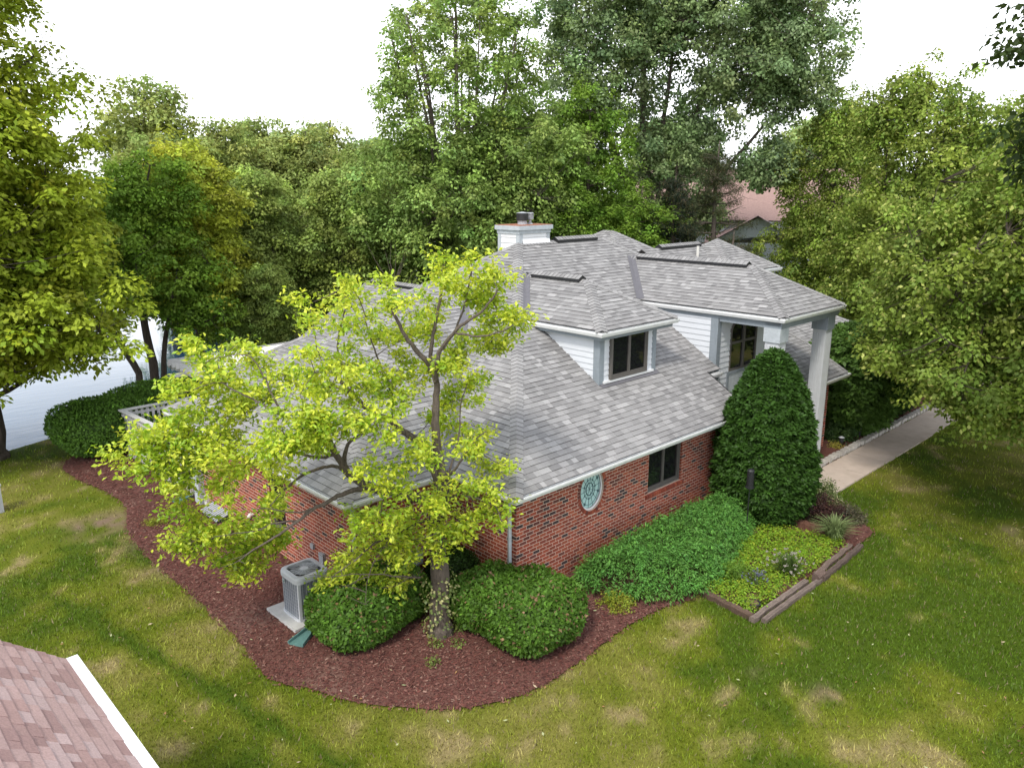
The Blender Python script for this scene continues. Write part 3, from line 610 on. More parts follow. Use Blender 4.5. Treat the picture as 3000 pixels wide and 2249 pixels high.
# windows
def casement(org, u, n, h, leaves, par=house, deep=.075, fr=.055, m=M_frame, blind=False, name='window'):
    o_, u_, n_ = Vector(org), Vector(u), Vector(n); W = lambda x, z, d: o_+u_*x+Vector((0, 0, z))+n_*d
    x0, z0, x1, z1 = h; mb = MB(); mb.hexa([W(x0, z0, -deep-.07), W(x1, z0, -deep-.07), W(x1, z1, -deep-.07), W(x0, z1, -deep-.07)], [W(x0, z0, -deep-.06), W(x1, z0, -deep-.06), W(x1, z1, -deep-.06), W(x0, z1, -deep-.06)], (.02, .02, .02))
    win = mb.build(name, M_dark, par); mb = MB()
    def bar(a, za, b, zb, d0, d1): mb.hexa([W(a, za, d0), W(b, za, d0), W(b, zb, d0), W(a, zb, d0)], [W(a, za, d1), W(b, za, d1), W(b, zb, d1), W(a, zb, d1)])
    bar(x0, z0, x1, z0+fr, -deep-.058, -deep+.03); bar(x0, z1-fr, x1, z1, -deep-.058, -deep+.03); bar(x0, z0+fr, x0+fr, z1-fr, -deep-.058, -deep+.03); bar(x1-fr, z0+fr, x1, z1-fr, -deep-.058, -deep+.03)
    wd = (x1-x0-2*fr)/leaves; pn = MB()
    for k in range(leaves):
        a, b = x0+fr+wd*k, x0+fr+wd*(k+1); s = .042
        bar(a+.004, z0+fr, b-.004, z0+fr+s+.02, -deep-.055, -deep+.012); bar(a+.004, z1-fr-s, b-.004, z1-fr, -deep-.055, -deep+.012); bar(a+.004, z0+fr+s+.02, a+s, z1-fr-s, -deep-.055, -deep+.012); bar(b-s, z0+fr+s+.02, b-.004, z1-fr-s, -deep-.055, -deep+.012)
        p = MB(); p.poly([W(a+s, z0+fr+s, -deep-.02), W(b-s, z0+fr+s, -deep-.02), W(b-s, z1-fr-s, -deep-.02), W(a+s, z1-fr-s, -deep-.02)]); p.build('pane', M_glass if not (blind and k == leaves-1) else M_blindglass, win)
    mb.build('frame', m, win); return win
M_blindglass = mat('glass_over_blind', (.17, .16, .145), .08, .6, .25, 30, stretch=(.2, .2, 3))
casement((0, 0, 0), (1, 0, 0), (0, -1, 0), FW, 2); casement((-2.55, 10.27, 0), (0, -1, 0), (-1, 0, 0), WW, 1); casement((12.4, 0, 0), (1, 0, 0), (0, -1, 0), BW, 2, blind=True)
# oval leaded window
cx, cz, a, b = OV; yo = .085; K = 48; mb = MB(); ring = lambda r, y: [(cx+(a*r)*math.cos(2*math.pi*k/K), y, cz+(b*r)*math.sin(2*math.pi*k/K)) for k in range(K)]
r0, r1, r2 = ring(1.0, yo+.02), ring(.99, yo-.045), ring(.92, yo-.03)
for k in range(K):
    j = (k+1) % K; mb.poly([r0[k], r0[j], r1[j], r1[k]]); mb.poly([r1[k], r1[j], r2[j], r2[k]])
ow = mb.build('oval_window', M_white, house); mb = MB(); mb.poly(ring(.93, yo)); mb.build('pane', M_tealglass, ow); mb = MB()
for rr_, th in ((.30, .012), (.47, .006), (.78, .006)):
    q = ring(rr_, yo-.006); mb.tube(q+[q[0]], [th]*(K+1), 5, cap=False)
for k in range(14):
    t = 2*math.pi*(k+.3)/14; r_ = .93 if k % 2 else .93; r_i = 0 if k % 2 else .30; c_, s_ = math.cos(t), math.sin(t)
    mb.tube([(cx+a*r_i*c_, yo-.006, cz+b*r_i*s_), (cx+a*r_*c_, yo-.006, cz+b*r_*s_)], [.005]*2, 4)
    if k % 2 == 0:
        q = .47; mb.box(cx+a*q*c_-.018, yo-.012, cz+b*q*s_-.02, cx+a*q*c_+.018, yo-.004, cz+b*q*s_+.02)
    if k % 4 == 1: q = .78; mb.box(cx+a*q*c_-.028, yo-.013, cz+b*q*s_-.03, cx+a*q*c_+.028, yo-.004, cz+b*q*s_+.03)
mb.build('lead_came', M_came, ow)
# dormers
def board(mb, x0, y0, z0, x1, y1, z1): mb.box(x0, y0, z0, x1, y1, z1)
DX0, DX1, DY, DZ = 4.19, 6.46, 1.38, 5.12
mb = MB(); clapboards(mb, (DX0, DY, 0), (1, 0, 0), (0, -1, 0), [(0, zF(DY)-.03), (DX1-DX0, zF(DY)-.03), (DX1-DX0, DZ), (0, DZ)], .145)
yk = (DZ-ZE)/S+E0
clapboards(mb, (DX0, DY, 0), (0, -1, 0), (-1, 0, 0), [(0, zF(DY)), (0, DZ), (-(yk-DY), DZ)], .145)
clapboards(mb, (DX1, DY, 0), (0, 1, 0), (1, 0, 0), [(0, zF(DY)), (yk-DY, DZ), (0, DZ)], .145)
dm = mb.build('dormer', M_siding, house); dm['label'] = 'small dormer with a two-leaf window'
mb = MB(); mb.box(DX0-.03, DY-.03, zF(DY)-.05, DX0+.15, DY+.02, DZ); mb.box(DX0-.03, DY+.02, zF(DY)-.05, DX0+.02, DY+.17, DZ); mb.box(DX1-.13, DY-.03, zF(DY)-.05, DX1+.03, DY+.02, DZ); mb.box(DX1-.02, DY+.02, zF(DY)-.05, DX1+.03, DY+.14, DZ); mb.box(DX0+.1, DY-.026, DZ-.12, DX1-.1, DY-.004, DZ); mb.build('corner_board', M_trim, dm)
SX0, SX1, SY = 3.94, 7.06, 1.12; sm_ = (SX0+SX1)/2; q = (SX1-SX0)/2; zt = 5.11+q*S; yb, yr = (5.11-ZE)/S+E0, (zt-ZE)/S+E0
rd = roof([[(SX0, SY, 5.11), (SX1, SY, 5.11), (sm_, SY+1.78, zt)], [(SX0, SY, 5.11), (sm_, SY+1.78, zt), (sm_, yr, zt), (SX0, yb, 5.11)], [(SX1, SY, 5.11), (SX1, yb, 5.11), (sm_, yr, zt), (sm_, SY+1.78, zt)]], 'dormer_roof')
nD = Vector((0, -(zt-5.11)/1.78, 1)); caps(rd, [((SX0, SY, 5.11), (sm_, SY+1.78, zt), nL, nD), ((SX1, SY, 5.11), (sm_, SY+1.78, zt), nD, nRt), ((sm_, SY+1.78, zt), (sm_, yr, zt), nL, nRt)])
vent(rd, (sm_, SY+2.0, zt+.03), (sm_, yr-.35, zt+.03))
mb = MB(); valley(mb, (SX0, yb, 5.11), (sm_, yr, zt), nF, nL); valley(mb, (SX1, yb, 5.11), (sm_, yr, zt), nF, nRt); mb.build('valley_flashing', M_flash, rd)
gp_ = [(SX0+Q, yb, 5.11), (SX0+Q, SY+Q, 5.11), (SX1-Q, SY+Q, 5.11), (SX1-Q, yb, 5.11)]; gut(rd, gp_); fasc(rd, [(p[0], p[1]+(.0), p[2]-.02) for p in gp_], h=.19, out=-.05)
mb = MB(); mb.poly([(SX0+.08, yb, 4.98), (SX0+.08, SY+.08, 4.98), (SX1-.08, SY+.08, 4.98), (SX1-.08, yb, 4.98)]); mb.build('soffit', M_trimw, rd)
dw = casement((DX0, DY, 0), (1, 0, 0), (0, -1, 0), (.36, 3.78, 1.86, 4.99), 2, deep=-.06, fr=.05)
mb = MB(); mb.box(DX0+.12, DY-.08, 3.72, DX1-.1, DY-.02, 3.775); mb.build('window_sill', M_white, house)
mb = MB(); mb.poly([(DX0-.02, DY-.02, zF(DY-.02)+.03), (DX0-.02, DY-.14, zF(DY-.14)+.025), (DX1+.1, DY-.14, zF(DY-.14)+.025), (DX1+.1, DY-.02, zF(DY-.02)+.03)]); mb.build('flashing', M_flash, house)
# portico: roof, walls, arched window, beam, columns
PX0, PX1, PY, PZ = 8.9, 12.52, -.97, 5.12; pm = (PX0+PX1)/2; q = (PX1-PX0)/2; zt = PZ+q*S; yb, yr = (PZ-ZE)/S+E0, (zt-ZE)/S+E0
rpo = roof([[(PX0, PY, PZ), (PX1, PY, PZ), (pm, PY+1.96, zt)], [(PX0, PY, PZ), (pm, PY+1.96, zt), (pm, yr, zt), (PX0, yb, PZ)], [(PX1, PY, PZ), (PX1, yb, PZ), (pm, yr, zt), (pm, PY+1.96, zt)]])
nD = Vector((0, -(zt-PZ)/1.96, 1)); caps(rpo, [((PX0, PY, PZ), (pm, PY+1.96, zt), nL, nD), ((PX1, PY, PZ), (pm, PY+1.96, zt), nD, nRt), ((pm, PY+1.96, zt), (pm, yr, zt), nL, nRt)]); vent(rpo, (pm, PY+2.15, zt+.03), (pm, yr-.35, zt+.03))
mb = MB(); valley(mb, (PX0, yb, PZ), (pm, yr, zt), nF, nL); mb.build('valley_flashing', M_flash, rpo)
gp_ = [(PX0+Q, yb, PZ), (PX0+Q, PY+Q, PZ), (PX1-Q, PY+Q, PZ), (PX1-Q, yb, PZ)]; gut(rpo, gp_); fasc(rpo, [(p[0], p[1], p[2]-.02) for p in gp_], h=.21, out=-.05)
mb = MB(); mb.poly([(PX0+.08, yb, 4.97), (PX0+.08, PY+.08, 4.97), (PX1-.08, PY+.08, 4.97), (PX1-.08, yb, 4.97)]); mb.build('soffit', M_trimw, rpo)
CX, CY = 9.0, 1.06; yk = (4.97-ZE)/S+E0
mb = MB(); clapboards(mb, (CX, CY, 0), (0, -1, 0), (-1, 0, 0), [(0, zF(CY)), (0, 4.97), (-(yk-CY), 4.97)], .16)
AX0, AX1, AZ0, AZS = .72, 2.22, 3.18, 4.35; arch = [(AX0+(AX1-AX0)/2-math.cos(math.pi*k/16)*(AX1-AX0)/2, AZS+math.sin(math.pi*k/16)*.42) for k in range(17)]
clapboards(mb, (CX, CY, 0), (1, 0, 0), (0, -1, 0), [(-.75, 0), (-.75, zF(CY)), (0, zF(CY)), (0, 4.97), (AX0, 4.97), (AX0, 0)], .16)
clapboards(mb, (CX, CY, 0), (1, 0, 0), (0, -1, 0), [(AX1, 0), (AX1, 4.97), (3.35, 4.97), (3.35, 0)], .16)
clapboards(mb, (CX, CY, 0), (1, 0, 0), (0, -1, 0), [*arch, (AX1, 4.97), (AX0, 4.97)], .16)
sw = mb.build('siding_wall', M_siding, house)
mb = MB(); mb.box(CX-.03, CY-.035, zF(CY)-.45, CX+.16, CY+.02, 4.97); mb.box(CX-.035, CY+.02, zF(CY)-.02, CX+.02, CY+.20, 4.97); mb.box(CX+2.85, CY-.04, 2.4, CX+3.02, CY+.0, 4.97); mb.build('corner_board', M_trim, sw)
mb = MB(); mb.box(CX+AX0-.10, CY-.035, 2.45, CX+AX1+.08, CY, 3.18); mb.build('window_panel', M_trimw, sw); mb = MB(); mb.box(CX+AX0-.12, CY-.05, 3.09, CX+AX1+.1, CY-.03, 3.19); mb.box(CX+AX0-.12, CY-.05, 2.40, CX+AX0+.0, CY-.03, 3.09); mb.build('trim_board', M_trim, sw)
mb = MB(); A3 = lambda p, d: (CX+p[0], CY-d, p[1]); mb.poly([A3(p, -.03) for p in [(AX0, AZ0), (AX1, AZ0), *arch[::-1]]]); aw = mb.build('arched_window', M_dark, house)
def halfpane(x0, x1, z0, z1): p = MB(); p.poly([A3(q, .0) for q in ((x0, z0), (x1, z0), (x1, z1), (x0, z1))]); p.build('pane', M_glass, aw)
xm = (AX0+AX1)/2; halfpane(AX0+.08, xm-.05, AZ0+.09, AZS-.35); halfpane(xm+.05, AX1-.08, AZ0+.09, AZS-.35)
for sg in (0, 1):
    pp = [q for q in arch if (q[0] <= xm-.05 if sg == 0 else q[0] >= xm+.05)]; xe = xm-.05 if sg == 0 else xm+.05; k_ = .94
    pp = [(xm+(q[0]-xm)*k_, AZS-.3+(q[1]-AZS+.3)*k_) for q in pp]; base = [(pp[0][0], AZS-.29)] + pp + [(pp[-1][0], AZS-.29)]; p = MB(); p.poly([A3(q, .0) for q in base]); p.build('pane', M_glass, aw)
mb = MB(); bx = lambda x0, z0, x1, z1, d=.035: mb.box(CX+x0, CY-d, z0, CX+x1, CY+.01, z1)
bx(AX0, AZ0, AX1, AZ0+.07); bx(AX0, AZ0+.07, AX0+.06, AZS); bx(AX1-.06, AZ0+.07, AX1, AZS); bx(xm-.05, AZ0+.07, xm+.05, AZS+.40, .04); bx(AX0+.06, AZS-.36, xm-.05, AZS-.29); bx(xm+.05, AZS-.36, AX1-.06, AZS-.29)
mb.tube([A3(q, .02) for q in arch], [.04]*17, 6); mb.build('frame', M_frame, aw)
mb = MB(); mb.box(9.55, 1.0, .05, 10.5, 1.05, 2.15); dr = mb.build('door', M_trim, house); mb = MB(); mb.cyl((9.65, .99, 1.05), (9.65, .93, 1.05), .035); mb.build('door_handle', M_grey, dr)
mb = MB(); mb.box(10.6, 1.0, .05, 11.0, 1.04, 2.15); mb.build('sidelight', M_glass, house); mb = MB(); mb.box(8.36, 1.0, 1.95, 8.5, 1.05, 2.2); mb.build('porch_lamp', M_dark, house)
mb = MB(); mb.box(8.98, -.86, 4.78, 12.44, -.40, 4.965); mb.box(8.98, -.40, 4.78, 9.30, 1.0, 4.964); mb.box(12.12, -.40, 4.78, 12.44, 1.0, 4.964); mb.build('beam', M_trim, house)
for x in (8.98, 11.82):
    mb = MB(); y0, y1 = -.84, -.42; mb.box(x+.02, y0+.02, .06, x+.42, y1-.0, 4.40)
    for k in range(5): mb.box(x+.06+k*.07, y0+.008, .3, x+.09+k*.07, y0+.03, 4.3); mb.box(x+.008, y0+.06+k*.07, .3, x+.03, y0+.09+k*.07, 4.3)
    cc = mb.build('column', M_column, house); mb = MB(); mb.box(x-.02, y0-.02, 4.40, x+.46, y1+.04, 4.78); mb.build('capital', M_trim if x > 10 else M_trimw, cc)
# chimney
HX0, HX1, HY0, HY1 = 6.47, 7.75, 6.52, 7.42
mb = MB(); cl_ = [(0, 6.0), (HX1-HX0, 6.0), (HX1-HX0, 7.15), (0, 7.15)]; clapboards(mb, (HX0, HY0, 0), (1, 0, 0), (0, -1, 0), cl_, .17); cl_ = [(0, 5.6), (HY1-HY0, 5.6), (HY1-HY0, 7.15), (0, 7.15)]
clapboards(mb, (HX0, HY1, 0), (0, -1, 0), (-1, 0, 0), cl_, .17); clapboards(mb, (HX1, HY0, 0), (0, 1, 0), (1, 0, 0), cl_, .17); clapboards(mb, (HX1, HY1, 0), (-1, 0, 0), (0, 1, 0), [(0, 5.6), (HX1-HX0, 5.6), (HX1-HX0, 7.15), (0, 7.15)], .17)
ch = mb.build('chimney', M_white, house); mb = MB()
for x in (HX0, HX1):
    for y in (HY0, HY1): mb.box(x-.03 if x == HX0 else x-.10, y-.03 if y == HY0 else y-.10, 5.6, x+.12 if x == HX0 else x+.03, y+.12 if y == HY0 else y+.03, 7.13)
mb.build('corner_board', M_trimw, ch); mb = MB(); mb.box(HX0-.05, HY0-.05, 7.08, HX1+.05, HY1+.05, 7.19); mb.box(HX0-.10, HY0-.10, 7.19, HX1+.10, HY1+.10, 7.32); mb.build('chimney_cap', M_trimw, ch)
mb = MB(); mb.box(HX0-.08, HY0-.08, 7.32, HX1+.08, HY1+.08, 7.335); mb.build('chimney_top', M_rust, ch)
mb = MB(); mb.cyl((7.02, 6.95, 7.335), (7.02, 6.95, 7.46), .15, .145, 20); fl = mb.build('flue', M_grey, ch); mb = MB(); mb.cyl((7.02, 6.95, 7.46), (7.02, 6.95, 7.68), .185, .185, 24); mb.build('flue_drum', M_dark, fl); mb = MB(); mb.cyl((7.02, 6.95, 7.68), (7.02, 6.95, 7.72), .20, .03, 24); mb.build('flue_lid', M_grey, fl)
mb = MB(); mb.cyl((7.36, 6.95, 7.335), (7.36, 6.95, 7.37), .10, .06, 16); mb.cyl((7.36, 6.95, 7.37), (7.36, 6.95, 7.48), .045, .045, 14); mb.cyl((7.36, 6.95, 7.48), (7.36, 6.95, 7.49), .10, .10, 16); mb.cyl((7.36, 6.95, 7.49), (7.36, 6.95, 7.66), .07, .07, 16); mb.cyl((7.36, 6.95, 7.66), (7.36, 6.95, 7.69), .11, .10, 16)
for k in range(6): t = k*math.pi/3; mb.cyl((7.36+.095*math.cos(t), 6.95+.095*math.sin(t), 7.49), (7.36+.095*math.cos(t), 6.95+.095*math.sin(t), 7.66), .014)
mb.build('gas_vent', M_grey, ch)
mb = MB(); mb.poly([(HX0+.1, HY0-.07, 6.78), (HX1+.02, HY0-.07, 6.78), (HX1+.02, HY0-.02, 6.93), (HX0+.1, HY0-.02, 6.93)]); mb.build('flashing', M_white, ch)
# downspouts and wall fittings
def spout(pts, wd=.035): mb = MB(); mb.tube(pts, [wd]*len(pts), 4); return mb.build('downspout', M_trimw, house)
spout([(-2.86, 1.80, 2.46), (-2.80, 1.84, 2.40), (-2.62, 2.03, 2.28), (-2.60, 2.04, 2.2), (-2.60, 2.04, .25), (-2.72, 2.0, .12)], .045); spout([(-.32, -.30, 2.46), (-.12, .10, 2.28), (-.06, .14, 2.2), (-.06, .14, .06)], .045)
spout([(-2.86, 10.55, 2.46), (-2.60, 10.30, 2.25), (-2.60, 10.30, .30), (-2.62, 10.3, .14), (-2.75, 10.28, .08)], .045)
mb = MB(); mb.box(-2.72, 9.62, .0, -2.555, 9.95, 1.95); mb.box(-2.73, 9.60, .95, -2.55, 9.97, .99); mb.build('utility_chase', M_trimw, house); mb = MB(); mb.box(-2.64, 9.36, .05, -2.552, 9.52, .33); mb.build('utility_box', M_ivory, house)
mb = MB(); mb.tube([(-2.5, 6.75, .62), (-2.62, 6.75, .62), (-2.68, 6.72, .58), (-2.70, 6.7, .50), (-2.70, 6.7, .18)], [.05]*5, 10); mb.build('vent_pipe', M_ivory, house)
mb = MB(); mb.box(-2.62, 3.30, .42, -2.552, 3.48, .78); mb.build('electrical_box', M_grey, house); mb = MB(); mb.box(-2.60, 3.74, .74, -2.552, 3.86, .86); mb.build('outlet_box', M_grey, house)
mb = MB(); mb.tube([(-1.05, 2.03, 0), (-1.05, 2.03, .9)], [.03]*2, 8); mb.tube([(-1.16, 2.02, 0), (-1.16, 2.02, .5), (-1.05, 2.0, .55)], [.025]*3, 8); mb.box(-1.25, 1.95, .5, -.95, 2.07, .8); mb.build('gas_meter', M_grey, house)

# ================================================================== things around the house
t = tag(empty('air_conditioner', (-3.43, 2.62, .09)), 'grey cube air conditioner with louvred sides beside the brick wall', 'air conditioner')
def rrect(cx, cy, hx, hy, r, n=5):
    P = []
    for k, (sx, sy) in enumerate(((1, 1), (-1, 1), (-1, -1), (1, -1))):
        for j in range(n): a_ = math.pi/2*(k+j/(n-1)); P.append((cx+sx*(hx-r)+r*math.cos(a_), cy+sy*(hy-r)+r*math.sin(a_)))
    return P
ax, ay = -3.43, 2.62; P0 = rrect(ax, ay, .345, .345, .10); mb = MB(); mb.hexa([(*p, .13) for p in P0], [(*p, .92) for p in P0]); mb.build('coil', M_accoil, t)
mb = MB()
for k in range(10): z = .18+k*.078; mb.sweep([(.0, 0), (.014, 0), (.014, .009), (.0, .009)], [(*p, z) for p in reversed(P0)], True)
n_ = 7
for s_ in range(4):
    for j in range(n_): f = -.25+.5*j/(n_-1); p = [(ax+f, ay-.356), (ax-.356, ay+f), (ax+f, ay+.356), (ax+.356, ay+f)][s_]; mb.box(p[0]-.003, p[1]-.003, .16, p[0]+.003, p[1]+.003, .91)
mb.build('guard', M_acgrey, t); mb = MB(); PC = rrect(ax, ay, .375, .375, .13); P1 = rrect(ax, ay, .36, .36, .12); P2 = rrect(ax, ay, .28, .28, .10)
for lo, hi, z0, z1 in ((PC, PC, .90, .98), (PC, P1, .98, 1.02), (P1, P2, 1.02, 1.03), (P2, P2, 1.03, .99)):
    for k in range(len(lo)): j = (k+1) % len(lo); mb.poly([(*lo[k], z0), (*lo[j], z0), (*hi[j], z1), (*hi[k], z1)])
mb.poly([(*p, .90) for p in PC[::-1]]); mb.poly([(*p, .93) for p in P2], (.02, .02, .02)); mb.box(ax-.375+.02, ay-.37, .13, ax-.375+.06, ay-.33, .9)
mb.box(ax-.335, ay-.372, .13, ax-.295, ay-.35, .90); mb.hexa([(*p, .09) for p in PC], [(*p, .135) for p in PC]); mb.build('cabinet', M_acgrey, t); mb = MB(); mb.poly([(*p, .955) for p in P2]); mb.build('fan_opening', M_dark, t); mb = MB()
for k in range(9):
    r_ = .09+k*.021; q = [(ax+r_*math.cos(2*math.pi*j/28), ay+r_*math.sin(2*math.pi*j/28), 1.02) for j in range(29)]; mb.tube(q, [.0035]*29, 4, cap=False)
for k in range(16): a_ = 2*math.pi*k/16; mb.tube([(ax+.08*math.cos(a_), ay+.08*math.sin(a_), 1.018), (ax+.30*math.cos(a_), ay+.30*math.sin(a_), 1.018)], [.004]*2, 4)
mb.cyl((ax, ay, 1.015), (ax, ay, 1.03), .085, .08, 20); mb.build('grille', M_acgrey, t)
mb = MB(); e_ = lambda r: [(ax-.375, ay+.17+.058*r*math.cos(2*math.pi*k/20), .82+.042*r*math.sin(2*math.pi*k/20)) for k in range(20)]; mb.poly(e_(1)); em = mb.build('emblem', M_white, t)
mb = MB(); mb.poly([(ax-.378, p[1], p[2]) for p in [(0, ay+.17+.046*math.cos(2*math.pi*k/20), .82+.032*math.sin(2*math.pi*k/20)) for k in range(20)]]); mb.build('emblem_centre', M_teal, em)
mb = MB(); mb.poly([(ax-.381, ay+.205, .815), (ax-.381, ay+.17, .835), (ax-.381, ay+.135, .828), (ax-.381, ay+.17, .82)]); mb.build('emblem_stroke', M_white, em)
mb = MB(); mb.hexa([(-4.0, 2.08, 0), (-2.86, 2.12, 0), (-2.86, 3.26, 0), (-4.0, 3.27, 0)], [(-3.99, 2.09, .09), (-2.87, 2.13, .09), (-2.87, 3.25, .09), (-3.99, 3.26, .09)]); tag(mb.build('equipment_pad', M_pad), 'pale concrete pad under the air conditioner', 'pad')
def splash(o, ang, label):
    mb = MB(); ca, sa = math.cos(ang), math.sin(ang); T = lambda x, y, z: (o[0]+x*ca-y*sa, o[1]+x*sa+y*ca, z)
    mb.hexa([T(0, -.08, .04), T(.55, -.16, .04), T(.55, .16, .04), T(0, .08, .04)], [T(0, -.08, .075), T(.55, -.16, .055), T(.55, .16, .055), T(0, .08, .075)])
    for s_ in (1, -1): mb.hexa([T(0, .08*s_-.012, .05), T(.55, .16*s_-.012, .05), T(.55, .16*s_+.012, .05), T(0, .08*s_+.012, .05)], [T(0, .08*s_-.01, .15), T(.55, .16*s_-.01, .11), T(.55, .16*s_+.01, .11), T(0, .08*s_+.01, .15)])
    tag(mb.build('splash_block', M_teal), label, 'splash block', 'downspout splash blocks')
splash((-2.62, 10.38, 0), math.radians(196), 'long teal splash block under the far left downspout'); splash((-3.72, 1.92, 0), math.radians(206), 'teal splash block poking out beside the left round bush')
# window well cover made of glass-like slats
wt = tag(empty('window_well_cover', (-2.6, 8.6, 0)), 'sloping slatted window well cover on the mulch against brick', 'window well cover'); mb = MB(); prof = [(-2.56+.02, .30), (-2.95, .06)]
mb.hexa([(-2.555, 8.05, .03), (-2.555, 9.15, .03), (-2.93, 9.1, .03), (-2.93, 8.1, .03)][::-1], [(-2.556, 8.06, .20), (-2.556, 9.14, .20), (-2.92, 9.09, .07), (-2.92, 8.11, .07)][::-1]); mb.build('well', M_dark, wt); mb = MB()
for k in range(11):
    y = 8.1+k*.097; mb.hexa([(-2.56, y, .205), (-2.93, y+.01, .085), (-2.93, y+.05, .085), (-2.56, y+.05, .205)], [(-2.56, y, .235), (-2.93, y+.01, .11), (-2.93, y+.05, .11), (-2.56, y+.05, .235)])
mb.build('slat_cover', M_trimw, wt)
# picket fence round the patio
ft = tag(empty('picket_fence', (-2.7, 15.2, 0)), 'pale picket fence with a flat top rail by the left hedge', 'fence'); mb = MB(); FA, FB, FC = (-2.55, 10.9), (-2.76, 15.2), (3.2, 15.25)
mb.sweep([(-.09, 1.56), (.09, 1.56), (.09, 1.60), (-.09, 1.60)], [(*FA, 0), (*FB, 0), (*FC, 0)]); mb.sweep([(-.02, .28), (.02, .28), (.02, .37), (-.02, .37)], [(*FA, 0), (*FB, 0), (*FC, 0)]); mb.sweep([(-.02, 1.38), (.02, 1.38), (.02, 1.47), (-.02, 1.47)], [(*FA, 0), (*FB, 0), (*FC, 0)]); mb.build('top_rail', M_fence, ft); mb = MB()
for (a_, b_) in ((FA, FB), (FB, FC)):
    L0 = math.dist(a_, b_); n0 = int(L0/.17); dx, dy = (b_[0]-a_[0])/L0, (b_[1]-a_[1])/L0
    for k in range(n0):
        s_ = (k+.5)*L0/n0; x, y = a_[0]+dx*s_, a_[1]+dy*s_; ox, oy = dy*.03, -dx*.03
        if (a_ is FB): ox, oy = -ox*-1, -oy*-1
        mb.hexa([(x-dx*.042-ox*.4+ox, y-dy*.042-oy*.4+oy, .06), (x+dx*.042-ox*.4+ox, y+dy*.042-oy*.4+oy, .06), (x+dx*.042+ox*1.2, y+dy*.042+oy*1.2, .06), (x-dx*.042+ox*1.2, y-dy*.042+oy*1.2, .06)][::1], [(x-dx*.042-ox*.4+ox, y-dy*.042-oy*.4+oy, 1.53), (x+dx*.042-ox*.4+ox, y+dy*.042-oy*.4+oy, 1.53), (x+dx*.042+ox*1.2, y+dy*.042+oy*1.2, 1.53), (x-dx*.042+ox*1.2, y-dy*.042+oy*1.2, 1.53)])
mb.build('picket_panel', M_fence, ft)
m = MB(); m.poly([(-2.7, 10.3, .045), (2.4, 10.3, .045), (3.2, 15.2, .045), (-2.7, 15.2, .045)]); struct(m.build('patio_ground', M_pad))
# pergola
pt = tag(empty('pergola', (2.5, 15.5, 0)), 'white pergola with a pale roof sheet behind the house', 'pergola')
for x, y in ((.4, 16.6), (.4, 14.0), (5.8, 16.6)): mb = MB(); mb.box(x-.06, y-.06, 0, x+.06, y+.06, 2.42); mb.build('post', M_fence, pt)
mb = MB()
for y in (14.0, 16.6): mb.box(-.6, y-.045, 2.30, 6.5, y-.005, 2.48); mb.box(-.6, y+.005, 2.30, 6.5, y+.045, 2.479)
mb.hexa([(-1.15, 15.2, 2.36), (-.55, 15.12, 2.36), (-.55, 15.17, 2.36), (-1.15, 15.25, 2.36)], [(-1.15, 15.2, 2.5), (-.55, 15.12, 2.5), (-.55, 15.17, 2.5), (-1.15, 15.25, 2.5)]); mb.box(-.6, 13.9, 2.36, -.55, 16.9, 2.5); mb.build('beam', M_fence, pt); mb = MB()
for k in range(9): y = 13.9+k*.37; mb = MB(); mb.box(-.75 if k != 8 else -.6, y-.02, 2.50, 6.5, y+.025, 2.64); mb.build('rafter', M_fence, pt)
mb = MB(); mb.hexa([(.15, 13.6, 2.66), (6.4, 13.6, 2.66), (6.4, 16.45, 2.66), (.15, 16.45, 2.66)], [(.15, 13.6, 2.675), (6.4, 13.6, 2.675), (6.4, 16.45, 2.675), (.15, 16.45, 2.675)]); mb.build('roof_sheet', M_panel, pt)
# neighbour's roof below the drone
nh = tag(empty('neighbour_house', (-11, -2, 0)), 'neighbouring house with pinkish brown shingle roof and white gutter', 'house'); PINK = [(.36, .235, .215), (.40, .275, .255), (.31, .20, .185), (.43, .315, .30), (.335, .22, .205)]
NX, NYE, NZ, NS = -8.33, -.24, 2.58, .86; ridge = NX-3.4
mb = MB(); shingle_plane(mb, [(NX, -14, NZ), (NX, NYE, NZ), (ridge, NYE, NZ+3.4*NS), (ridge, -14, NZ+3.4*NS)], hr, PINK, ex=.145, tab=(.16, .36)); shingle_plane(mb, [(ridge-3.4, -14, NZ), (ridge-3.4, NYE, NZ), (ridge, NYE, NZ+3.4*NS), (ridge, -14, NZ+3.4*NS)], hr, PINK, tab=(.16, .4)); nr_ = mb.build('roof', M_pinkshingle, nh)
mb = MB(); mb.sweep([(.14, 0), (.14, -.03), (.08, -.13), (0, -.13), (0, 0)], [(NX, NYE+.02, NZ+.004), (NX, -14, NZ+.004)][::-1]); mb.build('gutter', M_gutter, nr_)
mb = MB(); mb.box(ridge-3.1, -13.8, 0, NX-.35, NYE-.3, 2.5); mb.poly([(ridge-3.1, NYE-.3, 2.5), (NX-.35, NYE-.3, 2.5), (ridge, NYE-.3, 5.2)]); mb.build('wall', M_siding, nh)
